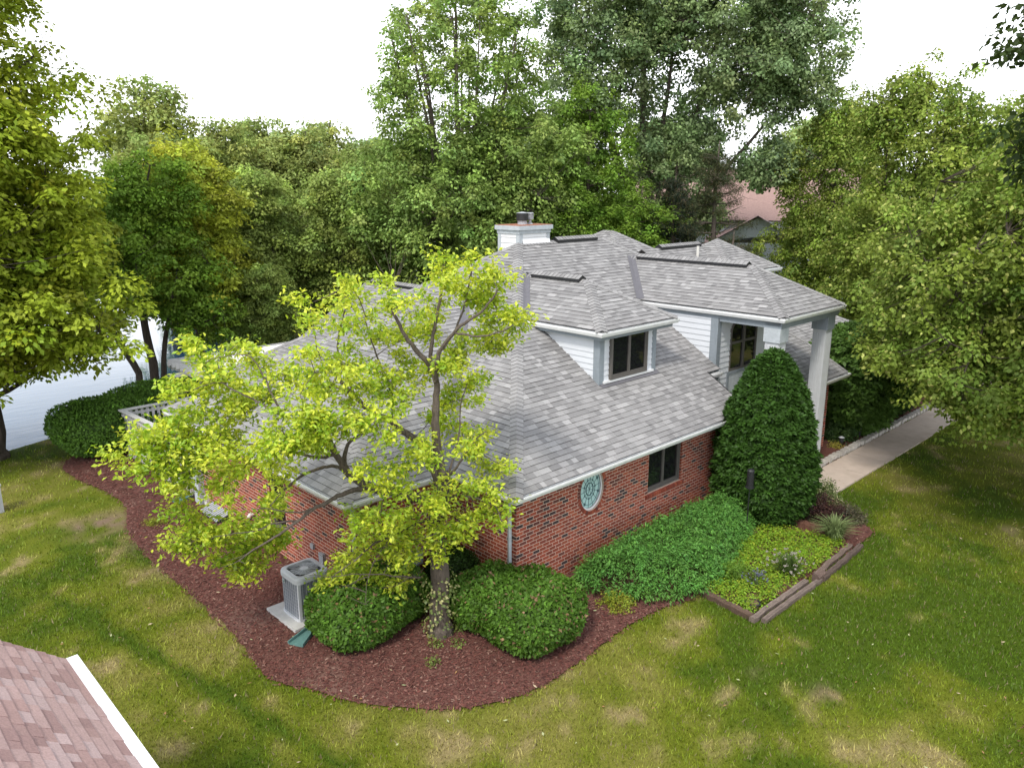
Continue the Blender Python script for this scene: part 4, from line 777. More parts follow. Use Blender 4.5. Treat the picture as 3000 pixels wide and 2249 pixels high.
# far house behind the pines
fh = tag(empty('far_house', (47, 20, 0)), 'large house with faded red roof half hidden behind the bare pine', 'house'); mb = MB(); RD = [(.33, .17, .14), (.36, .20, .165), (.30, .155, .13)]*2
def fhx(dx, dy, z): c_, s_ = math.cos(-1.06), math.sin(-1.06); return (45+dx*c_-dy*s_, 20+dx*s_+dy*c_, z)
for pl in ([fhx(-9, -6, 6.2), fhx(9, -6, 6.2), fhx(9, 0, 9.7), fhx(-9, 0, 9.7)], [fhx(-9, 6, 6.2), fhx(9, 6, 6.2), fhx(9, 0, 9.7), fhx(-9, 0, 9.7)], [fhx(-3.4, -8.6, 4.6), fhx(0, -8.6, 6.6), fhx(0, -3, 6.6), fhx(-3.4, -3, 5.4)], [fhx(3.4, -8.6, 4.6), fhx(0, -8.6, 6.6), fhx(0, -3, 6.6), fhx(3.4, -3, 5.4)]): mb.poly(pl, RD[0])
mb.build('roof', mat('red_roof', (.30, .20, .175), .9, .1, .2, 8, .3, 30), fh); mb = MB()
mb.hexa([fhx(-8.6, -5.6, 0), fhx(8.6, -5.6, 0), fhx(8.6, 5.6, 0), fhx(-8.6, 5.6, 0)], [fhx(-8.6, -5.6, 6.3), fhx(8.6, -5.6, 6.3), fhx(8.6, 5.6, 6.3), fhx(-8.6, 5.6, 6.3)]); mb.hexa([fhx(-3, -8.2, 0), fhx(3, -8.2, 0), fhx(3, -5, 0), fhx(-3, -5, 0)], [fhx(-3, -8.2, 4.8), fhx(3, -8.2, 4.8), fhx(3, -5, 4.8), fhx(-3, -5, 4.8)]); mb.poly([fhx(-3, -8.2, 4.8), fhx(3, -8.2, 5.6), fhx(0, -8.2, 6.45)])
for s_ in (1, -1): mb.poly([fhx(9*s_*.955, -5.6, 6.2), fhx(9*s_*.955, 5.6, 6.2), fhx(9*s_*.955, 0, 9.5)])
mb.build('wall', M_trimw, fh)
for dx in (-6.5, -4.6, 4.6, 6.5):
    mb = MB(); mb.hexa([fhx(dx-.5, -5.66, 3.5), fhx(dx+.5, -5.66, 3.5), fhx(dx+.5, -5.6, 3.5), fhx(dx-.5, -5.6, 3.5)], [fhx(dx-.5, -5.66, 5.2), fhx(dx+.5, -5.66, 5.2), fhx(dx+.5, -5.6, 5.2), fhx(dx-.5, -5.6, 5.2)]); mb.build('window', M_glass, fh)
f2 = tag(empty('far_house', (31, 36, 0)), 'house with a reddish roof glimpsed through the tall silver maple', 'house'); mb = MB(); X2, Y2 = 31, 36
mb.poly([(X2-7, Y2-6, 6), (X2+7, Y2-6, 6), (X2+4, Y2, 9), (X2-4, Y2, 9)]); mb.poly([(X2-7, Y2-6, 6), (X2-4, Y2, 9), (X2-7, Y2+6, 6)]); mb.poly([(X2+7, Y2-6, 6), (X2+7, Y2+6, 6), (X2+4, Y2, 9)]); mb.poly([(X2-7, Y2+6, 6), (X2-4, Y2, 9), (X2+4, Y2, 9), (X2+7, Y2+6, 6)]); mb.build('roof', bpy.data.materials['red_roof'], f2); mb = MB(); mb.box(X2-6.6, Y2-5.6, 0, X2+6.6, Y2+5.6, 6.0); mb.build('wall', M_trimw, f2)
# small garden objects
t = tag(empty('bird_feeder', (6.35, -1.72, 0)), 'black tube bird feeder on a thin pole before the cone yew', 'bird feeder'); mb = MB(); mb.cyl((6.35, -1.72, 0), (6.35, -1.72, 1.35), .014, .012, 8); mb.build('pole', M_dark, t)
mb = MB(); mb.cyl((6.35, -1.72, 1.30), (6.35, -1.72, 1.72), .085, .085, 16); mb.cyl((6.35, -1.72, 1.72), (6.35, -1.72, 1.76), .095, .07, 16); mb.cyl((6.35, -1.72, 1.28), (6.35, -1.72, 1.30), .11, .11, 16)
for k in range(3): mb.cyl((6.35-.11, -1.72, 1.4+k*.1), (6.35+.11, -1.72, 1.4+k*.1), .008, .008, 6)
mb.build('tube', M_dark, t)
for i, (x, lb) in enumerate(((14.72, 'black path lamp by the yellow clump'), (16.18, 'black path lamp behind the dark little shrub'), (17.41, 'black path lamp nearest the overhanging branches'))):
    t = tag(empty('path_lamp', (x, -.42, 0)), lb, 'path lamp', 'path lamps behind the edging stones'); mb = MB(); mb.cyl((x, -.42, 0), (x, -.42, .22), .035, .035, 10); mb.build('stake', M_dark, t); mb = MB(); mb.cyl((x, -.42, .22), (x, -.42, .36), .075, .075, 14); mb.build('lantern', M_dark, t); mb = MB(); mb.cyl((x, -.42, .36), (x, -.42, .40), .095, .03, 14); mb.build('cap', M_grey, t)
mb = MB(); q = [(3.27+.15*math.cos(2*math.pi*k/24), -3.62+.15*math.sin(2*math.pi*k/24), .16) for k in range(25)]; mb.tube(q, [.018]*25, 6, cap=False); rim = mb
t = tag(empty('sunken_pot', (3.27, -3.62, 0)), 'round black rimmed pot sunk in the corner of the herb bed', 'pot'); rim.build('rim', M_dark, t); mb = MB(); mb.cyl((3.27, -3.62, 0), (3.27, -3.62, .15), .12, .145, 20); mb.build('body', mat('potting_soil', (.16, .10, .07), .95, .1, .5, 40), t)
mb = MB(); mb.box(-7.05, 12.9, 0, -6.68, 13.25, .75); mb.box(-7.07, 12.88, .75, -6.66, 13.27, .80); tag(mb.build('utility_pedestal', M_grey), 'pale grey utility pedestal at the far left lawn edge', 'utility box')
bpy.context.view_layer.update()

# ================================================================== plants
def unit(v): return v/np.maximum(np.linalg.norm(v, axis=-1, keepdims=True), 1e-9)
def leaf_quads(p, nrm_, tip, ln, wd, fold=None):
    """rhombic leaves: base p, blade along tip, normal nrm_"""
    tip = unit(tip-nrm_*np.sum(tip*nrm_, 1, keepdims=True)); s = np.cross(nrm_, tip); ln = ln[:, None]; wd = wd[:, None]
    return np.stack([p, p+tip*ln*.45+s*wd, p+tip*ln, p+tip*ln*.45-s*wd], 1)
def sphere_dirs(n, rs): d = rs.randn(n, 3); return unit(d)
def spray(centers, sizes, nper, rs, ln, asp, base, jit_c=.16, jit_l=.16, up=.7, flat=.55, droop=.35, alt=None, altp=0., axis=None):
    """leaf clumps: domed tufts of leaves round each centre"""
    n = len(centers); k = n*nper; ci = np.repeat(np.arange(n), nper); c = centers[ci]; sz = sizes[ci]
    d = sphere_dirs(k, rs); r = rs.rand(k)**.45; off = d*(r*sz)[:, None]; off[:, 2] *= flat; h = np.hypot(off[:, 0], off[:, 1]); off[:, 2] -= droop*h*h/np.maximum(sz, .05)
    out = unit(off*np.array((1, 1, .6))+rs.randn(k, 3)*1e-3); N_ = unit(out*.45+np.array((0, 0, up))+rs.randn(k, 3)*.32); tip = out+rs.randn(k, 3)*.6+np.array((0, 0, -.35))
    l = ln*rs.uniform(.65, 1.3, k); V = leaf_quads(c+off, N_, tip, l, l*asp*rs.uniform(.8, 1.2, k)*.5)
    jc = np.exp(rs.randn(n)*jit_c)[ci][:, None]; jl = np.exp(rs.randn(k)*jit_l*.75)[:, None]; hue = np.stack([1+rs.randn(n)*.06, np.ones(n), 1+rs.randn(n)*.08], 1)[ci]
    col = np.array(base)*jc*jl*hue
    if alt is not None: m_ = rs.rand(k) < altp; col[m_] = np.array(alt)*np.exp(rs.randn(m_.sum(), 1)*.18)
    return V, np.clip(col, .004, .9)
def crown_points(ells, n, rs, lump=.22, shell=.5, zmin=.6):
    out = []; w_ = np.array([(e[3]*e[4]*e[5])**(2/3) for e in ells]); w_ /= w_.sum()
    per = np.maximum(1, (w_*n).astype(int))
    for e, m_ in zip(ells, per):
        d = sphere_dirs(m_*2, rs); a = np.arctan2(d[:, 1], d[:, 0]); f = 1+lump*(2*noise2(a*2.2+e[0]*3+50, d[:, 2]*2.6+e[2]+50, 1, 3)-1)*1.6
        r = f*(shell+(1-shell)*rs.rand(m_*2)**.6)*(.80+.2*rs.rand(m_*2)); p = np.array(e[:3])+d*r[:, None]*np.array(e[3:6]); p = p[p[:, 2] > zmin][:m_]; out.append(p)
    return np.concatenate(out)
def tree_mesh(name, ells, stems, ncl, nper, csize, ln, base, seed, asp=.62, bark=None, limbs=26, alt=None, altp=0., up=.7, flat=.55, droop=.35, lump=.22, shell=.5, jit_c=.16, zmin=.6, twigs=.5, r0=.22, leafm=None, trunkname='trunk'):
    """root Empty > trunk (stems, limbs, twigs), crown (leaf clumps); local coordinates, base at the origin"""
    nper = int(nper*1.5); ln = ln*1.1
    rs = np.random.RandomState(seed); pr = random.Random(seed); root = empty(name); P = crown_points(ells, ncl, rs, lump, shell, zmin)
    mb = MB(); nodes = []
    for st in stems:
        pts = [Vector(p[:3]) for p in st]; rad = [p[3] for p in st]; Q = []; Rr = []
        for a, b, ra, rb in zip(pts[:-1], pts[1:], rad[:-1], rad[1:]):
            for k in range(4): t = k/4; Q.append(a.lerp(b, t)+Vector((pr.uniform(-.05, .05), pr.uniform(-.05, .05), 0))*(1 if Q else 0)); Rr.append(ra+(rb-ra)*t)
        Q.append(pts[-1]); Rr.append(rad[-1]); mb.tube(Q, Rr, 8); nodes += [(q, r) for q, r in zip(Q, Rr) if q.z > zmin*.8]
    for k in range(limbs):
        tgt = Vector(P[pr.randrange(len(P))]); best = min(nodes, key=lambda q: (q[0]-tgt).length+abs(q[0].z-(tgt.z-(q[0]-tgt).xy.length*.65))*1.2+pr.random()*.8); a = best[0]; d = tgt-a; L0 = d.length
        if L0 < .8: continue
        r_ = min(best[1]*.6, .018+.018*L0); pts = [a]; rad = [r_]; nn = 5
        for j in range(1, nn+1): t = j/nn; q = a+d*t+Vector((0, 0, -.10*L0*math.sin(math.pi*t)))+Vector((pr.uniform(-.06, .06), pr.uniform(-.06, .06), pr.uniform(-.05, .05)))*L0*.35*(1-t*.6); pts.append(q); rad.append(r_*(1-t*.8)+.006)
        mb.tube(pts, rad, 6, cap=False); nodes += [(q, r) for q, r in zip(pts[1:], rad[1:])]
    NP = np.array([q[0] for q in nodes]); 
    for p in P[rs.rand(len(P)) < twigs]:
        i = int(np.argmin(((NP-p)**2).sum(1)-.0)); a = Vector(NP[i]); b = Vector(p)
        if .15 < (a-b).length < 3.2: mid = a.lerp(b, .5)+Vector((pr.uniform(-.1, .1), pr.uniform(-.1, .1), -.06)); mb.tube([a, mid, b], [.016, .011, .005], 4, cap=False)
    t = mb.build(trunkname, bark or M_bark, root); t.matrix_parent_inverse = Matrix()
    V, c = spray(P, csize*rs.uniform(.6, 1.35, len(P)), nper, rs, ln, asp, base, jit_c=jit_c, up=up, flat=flat, droop=droop, alt=alt, altp=altp)
    o = quads('crown', V, c, leafm or M_leaf, root); o.matrix_parent_inverse = Matrix(); return root
# colours of foliage; trees further off carry painted haze in their leaf tints
YG, MG, PG, DG, GG, LG = (.25, .31, .025), (.085, .145, .022), (.150, .185, .045), (.040, .080, .016), (.095, .140, .060), (.185, .255, .04)
# --- big maple at the pond, left edge
t = tree_mesh('maple_tree', [(0, 0, 9.5, 4.3, 4.3, 7.0), (.9, -.9, 5.2, 4.4, 4.4, 2.6), (0, 0, 16, 3.4, 3.4, 4.5), (-2, -1, 12, 4, 4, 5), (.2, -.2, 7.6, 4.6, 4.6, 3.5), (-.4, .2, 3.9, 3.9, 3.9, 1.9)], [[(0, 0, -.2, .52), (0, 0, .3, .40), (.05, 0, 2.5, .32), (-.1, .1, 6, .26), (.1, 0, 11, .17), (0, .1, 18, .04)], [(0, 0, 2.4, .2), (1.2, -.5, 5, .14), (2.4, -1, 8.5, .05)], [(0, 0, 3, .2), (-1.3, .4, 6, .13), (-2, .6, 11, .05)]], 2000, 66, .62, .165, YG, 3, limbs=46, droop=.55, flat=.5, jit_c=.22, zmin=2.0)
t.location = (-5.9, 18.1, 0); tag(t, 'tall yellow green maple with its trunk on the pond bank at the far left', 'tree')
# --- leaning twin trees at the pond
t = tree_mesh('pond_tree', [(-.9, .5, 7.2, 2.5, 2.5, 2.6), (.9, -.2, 5.4, 2.4, 2.4, 2.3), (2.2, -.5, 3.6, 1.5, 1.5, 1.5), (1.2, .3, 8.3, 2.0, 2, 1.8), (-2, .3, 5.2, 1.3, 1.3, 1.2)], [[(-.15, .1, -.3, .17), (-.4, .3, 1.2, .14), (-1.0, .8, 3.0, .12), (-1.9, 1.3, 4.6, .08), (-2.6, 1.6, 6.4, .04)], [(.2, -.1, -.3, .19), (.1, 0, 1.6, .17), (0, .1, 4, .13), (.4, 0, 7, .07), (.9, 0, 9.4, .03)], [(.4, -.2, -.2, .13), (.6, -.2, 2.4, .1), (1.3, -.4, 5, .05)]], 520, 60, .50, .14, (.16, .26, .03), 5, limbs=30, jit_c=.24, droop=.5, zmin=1.9)
t.location = (.5, 22.0, -.1); tag(t, 'twin trunked tree leaning over the pond behind the left hedge', 'tree')
t = tree_mesh('pond_tree', [(0, 0, 7.5, 2.7, 2.7, 2.4), (.3, 0, 4.6, 2.9, 2.9, 2.3), (0, 0, 9.2, 1.6, 1.6, 1.6)], [[(0, 0, -.3, .2), (.1, 0, 3, .15), (-.1, .1, 6, .1), (.1, 0, 10, .03)], [(.1, 0, 2.2, .12), (1.2, .3, 4.6, .08), (1.8, .5, 7, .03)]], 560, 60, .52, .15, (.33, .37, .04), 6, limbs=30, jit_c=.26, droop=.5, zmin=1.4)
t.location = (3.4, 24.0, 0); tag(t, 'golden green tree on the bank behind the twin trunked tree', 'tree')
# --- bank trees behind the patio: one kind, several copies
pb = tree_mesh('bank_tree', [(0, 0, 6.0, 3.0, 3.0, 2.7), (-.8, .3, 3.6, 2.9, 2.9, 2.0), (.6, -.3, 8.2, 2.0, 2, 1.6)], [[(0, 0, -.4, .22), (.1, 0, 3, .17), (-.1, .1, 5.5, .11), (.1, 0, 9.2, .03)], [(0, .1, 2.0, .12), (-1.2, .3, 4.4, .08), (-1.9, .2, 6.6, .03)]], 560, 58, .55, .15, (.23, .30, .07), 8, limbs=32, jit_c=.22, droop=.5, zmin=1.2)  # a little distance haze is mixed into this leaf colour
banks = [((6.6, 26.0, -.1), 0, 1.0, 'haze-paled green bank tree right of the golden one'), ((9.6, 27.4, 0), 2.1, .92, 'rounded bank tree behind the pergola sheet'), ((11.2, 23.4, 0), 4.0, .98, 'bushy bank tree close behind the rear gable ridge'), ((5.6, 21.8, 0), 5.2, .55, 'low leafy young tree rising just behind the pergola')]
for i, (l, r, s_, lb) in enumerate(banks):
    o = pb if i == 0 else copy_tree(pb, l, r, s_); o.location = l; o.rotation_euler.z = r; o.scale = (s_,)*3; tag(o, lb, 'tree', 'trees on the pond bank')
# --- trees across the pond
pf = tree_mesh('shore_tree', [(0, 0, 8.2, 4.0, 4.0, 4.0), (1.4, -.6, 5.0, 3.9, 3.9, 2.8), (-.8, .4, 11.2, 2.5, 2.5, 2.2), (-2.2, -1, 6, 2.8, 2.8, 2.6)], [[(0, 0, -.5, .3), (.1, 0, 4, .22), (-.1, .1, 8, .13), (0, 0, 13, .03)], [(0, 0, 3, .15), (1.6, 0, 6.5, .09), (2.2, 0, 9.5, .03)]], 620, 52, .75, .22, (.26, .31, .085), 9, limbs=30, jit_c=.2, droop=.45, zmin=1.)  # leaf colour raised and desaturated to stand in for haze across the pond
shores = [((6.6, 33.4, 0), 0, .85, 'broad shore tree seen just right of the big maple'), ((8.2, 39.5, 0), 1.3, 1.10, 'tallest shore tree, its ragged top standing above its neighbours'), ((10.3, 36.2, 0), 2.5, .93, 'rounded shore tree behind the twin trunked tree'), ((14.0, 39.0, 0), 3.6, .97, 'dense shore tree in the middle of the far bank'), ((16.6, 36.6, 0), 4.4, .92, 'haze-paled shore tree left of the tall silver maple'), ((20.0, 39.2, 0), 5.5, .98, 'dark topped shore tree nearest the tall silver maple')]
for i, (l, r, s_, lb) in enumerate(shores):
    o = pf if i == 0 else copy_tree(pf, l, r, s_); o.location = l; o.rotation_euler.z = r; o.scale = (s_,)*3; tag(o, lb, 'tree', 'trees across the pond')
# --- tall silver maple behind the chimney
st = []
prr = random.Random(5)
for k in range(13):
    a = 2*math.pi*k/13+prr.uniform(-.2, .2); sp = prr.uniform(.5, 1.0); st.append([(.12*math.cos(a), .12*math.sin(a), 1.5+prr.random(), .15), (.7*sp*math.cos(a), .7*sp*math.sin(a), 5, .11), (1.9*sp*math.cos(a), 1.9*sp*math.sin(a), 9.5, .075), (3.4*sp*math.cos(a), 3.4*sp*math.sin(a), 15.5, .025)])
st.append([(0, 0, -.2, .42), (0, 0, 2.2, .34), (.1, 0, 6, .2), (-.1, 0, 12, .12), (0, .1, 18.5, .02)])
t = tree_mesh('silver_maple', [(0, 0, 12.6, 4.3, 4.3, 6.0), (0, 0, 7.0, 4.9, 4.9, 3.2), (-1.6, 1.4, 8.2, 4.4, 4.4, 2.6), (1.8, -1.8, 9.0, 3.6, 3.6, 4.0), (0, 0, 4.0, 4.8, 4.8, 2.0)], st, 2300, 54, .50, .155, (.22, .31, .075), 12, bark=M_barkg, limbs=40, jit_c=.22, droop=.5, flat=.7, shell=.62, lump=.20, zmin=1.5)
t.location = (14.2, 18.4, 0); tag(t, 'tall upright silver maple with many thin stems behind the chimney', 'tree')
# --- cottonwood
ck = [[(0, 0, -.2, .5), (-.4, .4, 3.5, .42), (-.2, .2, 6.5, .34)], [(-.3, .3, 5.6, .26), (-1.6, 1.6, 9.5, .2), (-3.0, 3.0, 14, .12), (-3.6, 3.6, 19, .04)], [(-.2, .2, 6.3, .24), (-.8, .9, 11, .18), (-.9, 1.0, 16, .1), (-.6, .8, 21, .03)], [(-.2, .2, 6.3, .24), (.8, -.7, 10, .18), (1.6, -1.6, 14.5, .11), (2.2, -2.2, 20, .03)], [(-.1, .1, 5.2, .22), (1.6, -1.6, 8, .15), (3.6, -3.6, 11.5, .08), (4.2, -4.2, 12.5, .03)], [(-.2, .2, 6.4, .16), (.2, .2, 12, .12), (.6, 0, 17, .04)]]
t = tree_mesh('cottonwood_tree', [(-2.2, 2.4, 16, 4.0, 4.0, 5.5), (2.4, -2.4, 16.5, 4.3, 4.3, 6), (0, 0, 19, 4.4, 4.4, 4), (4.3, -4.6, 15.5, 2.9, 2.9, 4.2), (3.8, -4.2, 9.6, 2.0, 2.0, 1.5), (-3.6, 3.8, 10.5, 2.6, 2.6, 2.8), (.6, -.4, 10.2, 2.7, 2.7, 2.2), (-1.0, 1.0, 6.6, 2.0, 2, 1.6), (1.3, -1.6, 7.2, 1.6, 1.6, 1.3)], ck, 2000, 66, .62, .15, (.20, .275, .115), 14, bark=M_barkg, limbs=60, jit_c=.2, asp=.85, droop=.3, up=.45, flat=.8, shell=.45, lump=.32, zmin=4.5)
t.location = (25.6, 15.0, 0); tag(t, 'huge open grey green cottonwood with forked trunks against the sky', 'tree')
# --- darker maples between them
pm_ = tree_mesh('maple_tree', [(0, 0, 8.8, 2.5, 2.5, 4.2), (.4, -.3, 5.2, 3.1, 3.1, 2.8), (-.5, .3, 3.4, 2.8, 2.8, 1.6)], [[(0, 0, -.2, .2), (0, .1, 4, .15), (.1, 0, 8, .09), (0, 0, 12.6, .02)], [(0, 0, 2.4, .1), (.9, .2, 6, .06), (1.2, .3, 9, .02)], [(0, 0, 2.0, .1), (-.9, -.2, 5.6, .06), (-1.4, .3, 8.4, .02)]], 620, 54, .48, .145, (.15, .25, .033), 17, limbs=30, jit_c=.22, droop=.5, flat=.65, zmin=.9)
for i, (l, r, s_, lb) in enumerate([((20.6, 16.0, 0), 0, (1.05, 1.05, 1.06), 'dark green maple filling the gap left of the cottonwood'), ((17.6, 13.9+1.6, 0), 2, (.95, .95, .78), 'bright leaved maple right behind the chimney vents'), ((20.6, 12.6, 0), 4, (.85, .85, .66), 'smaller maple behind the rear roof ridge, left of the conifers'), ((16.6, 20.5, 0), 5, (1, 1, .8), 'maple low behind the stems of the silver maple')]):
    o = pm_ if i == 0 else copy_tree(pm_, l, r, s_); o.location = l; o.rotation_euler.z = r; o.scale = s_; tag(o, lb, 'tree', 'maples behind the house')
# --- conifers with bare limbs
def conifer(name, h, r, ntier, seed, base, dead=.0, dens=1.0):
    rs = np.random.RandomState(seed); pr = random.Random(seed); root = empty(name); mb = MB(); mb.tube([(0, 0, -.2), (.05, 0, h*.4), (-.05, .05, h*.75), (0, 0, h)], [.2, .16, .09, .02], 8); Cc = []; Sz = []
    for k in range(ntier):
        z = h*(.12+.86*k/ntier)+pr.uniform(-.15, .15); rr_ = r*(1-(z/h))**.7+.25
        for j in range(pr.randint(4, 6)):
            a = pr.random()*6.283; L0 = rr_*pr.uniform(.65, 1.1); dz = pr.uniform(-.15, .25)*L0; e = Vector((math.cos(a)*L0, math.sin(a)*L0, z+dz)); m_ = Vector((math.cos(a)*L0*.5, math.sin(a)*L0*.5, z+dz*.2-.08*L0)); mb.tube([(0, 0, z-.1), m_, e], [.035, .025, .008], 5, cap=False)
            bare = pr.random() < dead*(1.25-z/h)
            for q in range(5):
                t_ = .35+.65*q/4; p = Vector((0, 0, z-.1)).lerp(m_, min(1, t_*2)) if t_ < .5 else m_.lerp(e, t_*2-1); s_ = pr.choice((-1, 1)); tw = p+Vector((math.cos(a+s_*.9), math.sin(a+s_*.9), pr.uniform(-.5, .3)))*L0*.3*pr.random()
                mb.tube([p, tw], [.010, .004], 4, cap=False)
                if bare:
                    for _k in range(2): b2 = tw+Vector((pr.uniform(-1, 1), pr.uniform(-1, 1), pr.uniform(-.6, .5)))*.4; mb.tube([tw, b2], [.006, .003], 3, cap=False)
                else: Cc += [p, tw]; Sz += [.26, .24]
    t_ = mb.build('trunk', M_barkg, root); t_.matrix_parent_inverse = Matrix(); Cc = np.array(Cc); V, c = spray(Cc, np.array(Sz)*1.2, int(46*dens), rs, .17, .10, base, up=.3, flat=.9, droop=0, jit_c=.3, alt=(.11, .09, .035), altp=.14); o = quads('crown', V, c, M_leaf, root); o.matrix_parent_inverse = Matrix(); return root
t = conifer('pine_tree', 10.6, 2.9, 20, 31, (.050, .064, .026), dead=.55, dens=1.3); t.location = (23.6, 10.4, 0); tag(t, 'thin half bare pine with dead twigs in front of the red roof', 'tree')
t = conifer('spruce_tree', 9.0, 2.2, 22, 33, (.022, .034, .018), dead=.2, dens=1.3); t.location = (21.6, 11.4, 0); tag(t, 'dark spruce just left of the half bare pine', 'tree')
t = conifer('pine_tree', 6.5, 2.2, 12, 35, (.06, .075, .03), dead=1.1, dens=.7); t.location = (22.4, 8.6, 0); tag(t, 'low tangle of a dying pine behind the rear hip roof', 'tree')
# --- flowering lindens on the right
LN = dict(alt=(.38, .41, .11), altp=.11, asp=.7, up=.5, flat=.75, droop=.65, jit_c=.2)
t = tree_mesh('linden_tree', [(0, 0, 9.2, 3.0, 3.0, 4.6), (.4, .3, 5.6, 3.9, 3.9, 3.4), (0, 0, 2.9, 3.5, 3.5, 2.0), (-.8, .8, 11.6, 1.7, 1.7, 1.9), (1.4, -1.4, 9.5, 2.6, 2.6, 3.2)], [[(0, 0, -.2, .27), (.05, 0, 3, .2), (-.05, 0, 7, .12), (0, 0, 13, .02)], [(0, 0, 2.5, .12), (1.0, -.7, 6, .08), (1.4, -1.2, 10, .03)], [(0, 0, 3, .12), (-1, .8, 6.5, .07), (-1.0, 1, 11, .03)]], 1150, 58, .50, .13, LG, 41, limbs=44, zmin=1.0, lump=.26, **LN)
t.location = (25.6, 2.0, 0); tag(t, 'rounded yellow flowering linden past the end of the garage roof', 'tree')
t = tree_mesh('linden_tree', [(-.2, .6, 7.4, 4.2, 4.2, 4.0), (.6, 2.6, 4.3, 4.3, 4.0, 2.0), (-.6, 2.9, 6.2, 3.9, 3.6, 2.7), (.2, 1.0, 9.9, 2.4, 2.4, 2.2), (.4, -.6, 3.8, 3.4, 3.4, 1.9), (-2.0, 1.9, 3.7, 2.5, 2.2, 1.75), (2.6, 4.0, 4.6, 2.8, 2.4, 2.2)], [[(0, 0, -.2, .3), (.05, 0, 2.2, .24), (-.05, .1, 6, .15), (0, 0, 11, .02)], [(0, 0, 2, .15), (-1.6, 1.4, 4.2, .09), (-3, 2.6, 5.4, .03)], [(0, 0, 2.6, .15), (.8, -.9, 6, .09), (1, -1.6, 9, .03)]], 2300, 66, .42, .115, LG, 43, limbs=56, zmin=1.9, lump=.28, **LN)
t.location = (15.0, -7.0, 0); tag(t, 'low spreading linden with hanging branches over the walk at the right edge', 'tree')
t = tree_mesh('linden_tree', [(0, 0, 8.6, 3.2, 3.2, 4.2), (0, 0, 5.2, 3.7, 3.7, 2.8), (0, 0, 11.6, 1.7, 1.7, 1.8)], [[(0, 0, -.2, .27), (.05, 0, 3, .2), (-.05, 0, 7, .12), (0, 0, 12.6, .02)], [(0, 0, 2.5, .12), (1.0, -.7, 6, .08), (1.4, -1.2, 10, .03)]], 900, 56, .48, .13, (.18, .25, .04), 47, limbs=40, zmin=1.4, lump=.26, **LN)
t.location = (31.5, 8.2, 0); tag(t, 'linden behind the garage roof beside the half bare pine', 'tree')
t = tree_mesh('shade_tree', [(-.9, 2.1, 10.9, 1.5, 1.2, .9), (-.4, 1.9, 9.1, 1.5, 1.2, .9), (.2, 1.0, 10, 1.6, 1.6, 2.0), (.3, -.5, 12.5, 3.0, 2.2, 2.6), (1.8, -.5, 8.6, 2.4, 2.0, 2.2)], [[(0, 0, -.2, .24), (.05, 0, 4, .19), (0, .1, 8, .12), (0, 0, 14, .02)], [(0, 0, 4.5, .1), (-1.4, 1.0, 8, .06), (-2.4, 1.6, 10, .02)]], 620, 60, .45, .115, (.040, .066, .016), 51, limbs=34, zmin=5.6, lump=.35, up=.5, jit_c=.2)
t.location = (5.5, -9.6, 0); tag(t, 'dark leafy branches of a tree just outside the upper right corner', 'tree')
# --- distant trees closing the horizon
pd = tree_mesh('distant_tree', [(0, 0, 8, 5.5, 5.5, 5.0), (2.5, 0, 5, 4.5, 4.5, 3.2), (-2.5, 1, 5, 4.5, 4.5, 3.4), (0, 0, 11, 3.5, 3.5, 2.6)], [[(0, 0, -.5, .35), (0, 0, 6, .25), (0, 0, 12, .05)]], 420, 40, 1.1, .36, (.26, .34, .12), 61, limbs=16, jit_c=.18, zmin=1., twigs=.1)  # no haze in the air; the paleness is painted into the leaves
DT = [(57, 23, 1.05), (64, 24, 1.0), (70, 12, 1.05), (52, 32, .95), (40, 48, 1.0), (46, 42, .9), (33, 52, 1.02), (26, 56, 1.05), (19, 58, 1.0), (66, -2, 1.1), (58, 4, 1.0), (46, -4, .9), (40, 2, .75), (36, -8, .85), (62, 40, 1.2), (52, 54, 1.2), (36, 40, .85), (78, 30, 1.25), (30, 46, .9)]
DW = ['beyond the red roofed house', 'right of the cottonwood on the skyline', 'far behind the rounded linden', 'behind the cottonwood trunks', 'seen through the silver maple', 'left of the half bare pine, far off', 'on the skyline left of the silver maple', 'above the shore trees near the middle', 'behind the dense shore tree', 'far off behind the spreading linden', 'beyond the garage roof', 'far along the walk', 'past the end of the garage roof', 'beyond the far end of the walk', 'on the horizon behind the cottonwood', 'on the horizon behind the silver maple', 'behind the house with the glimpsed roof', 'on the horizon beyond the pines', 'beside the house with the glimpsed roof']
for i, ((x, y, s_), w_) in enumerate(zip(DT, DW)):
    l = (x, y, float(gz(x, y))-.3); o = pd if i == 0 else copy_tree(pd, l, i*1.7, s_); o.location = l; o.rotation_euler.z = i*1.7; o.scale = (s_*(.9+.2*((i*7) % 3)/2), s_, s_); tag(o, 'distant tree with haze-paled leaves '+w_, 'tree', 'trees on the skyline')

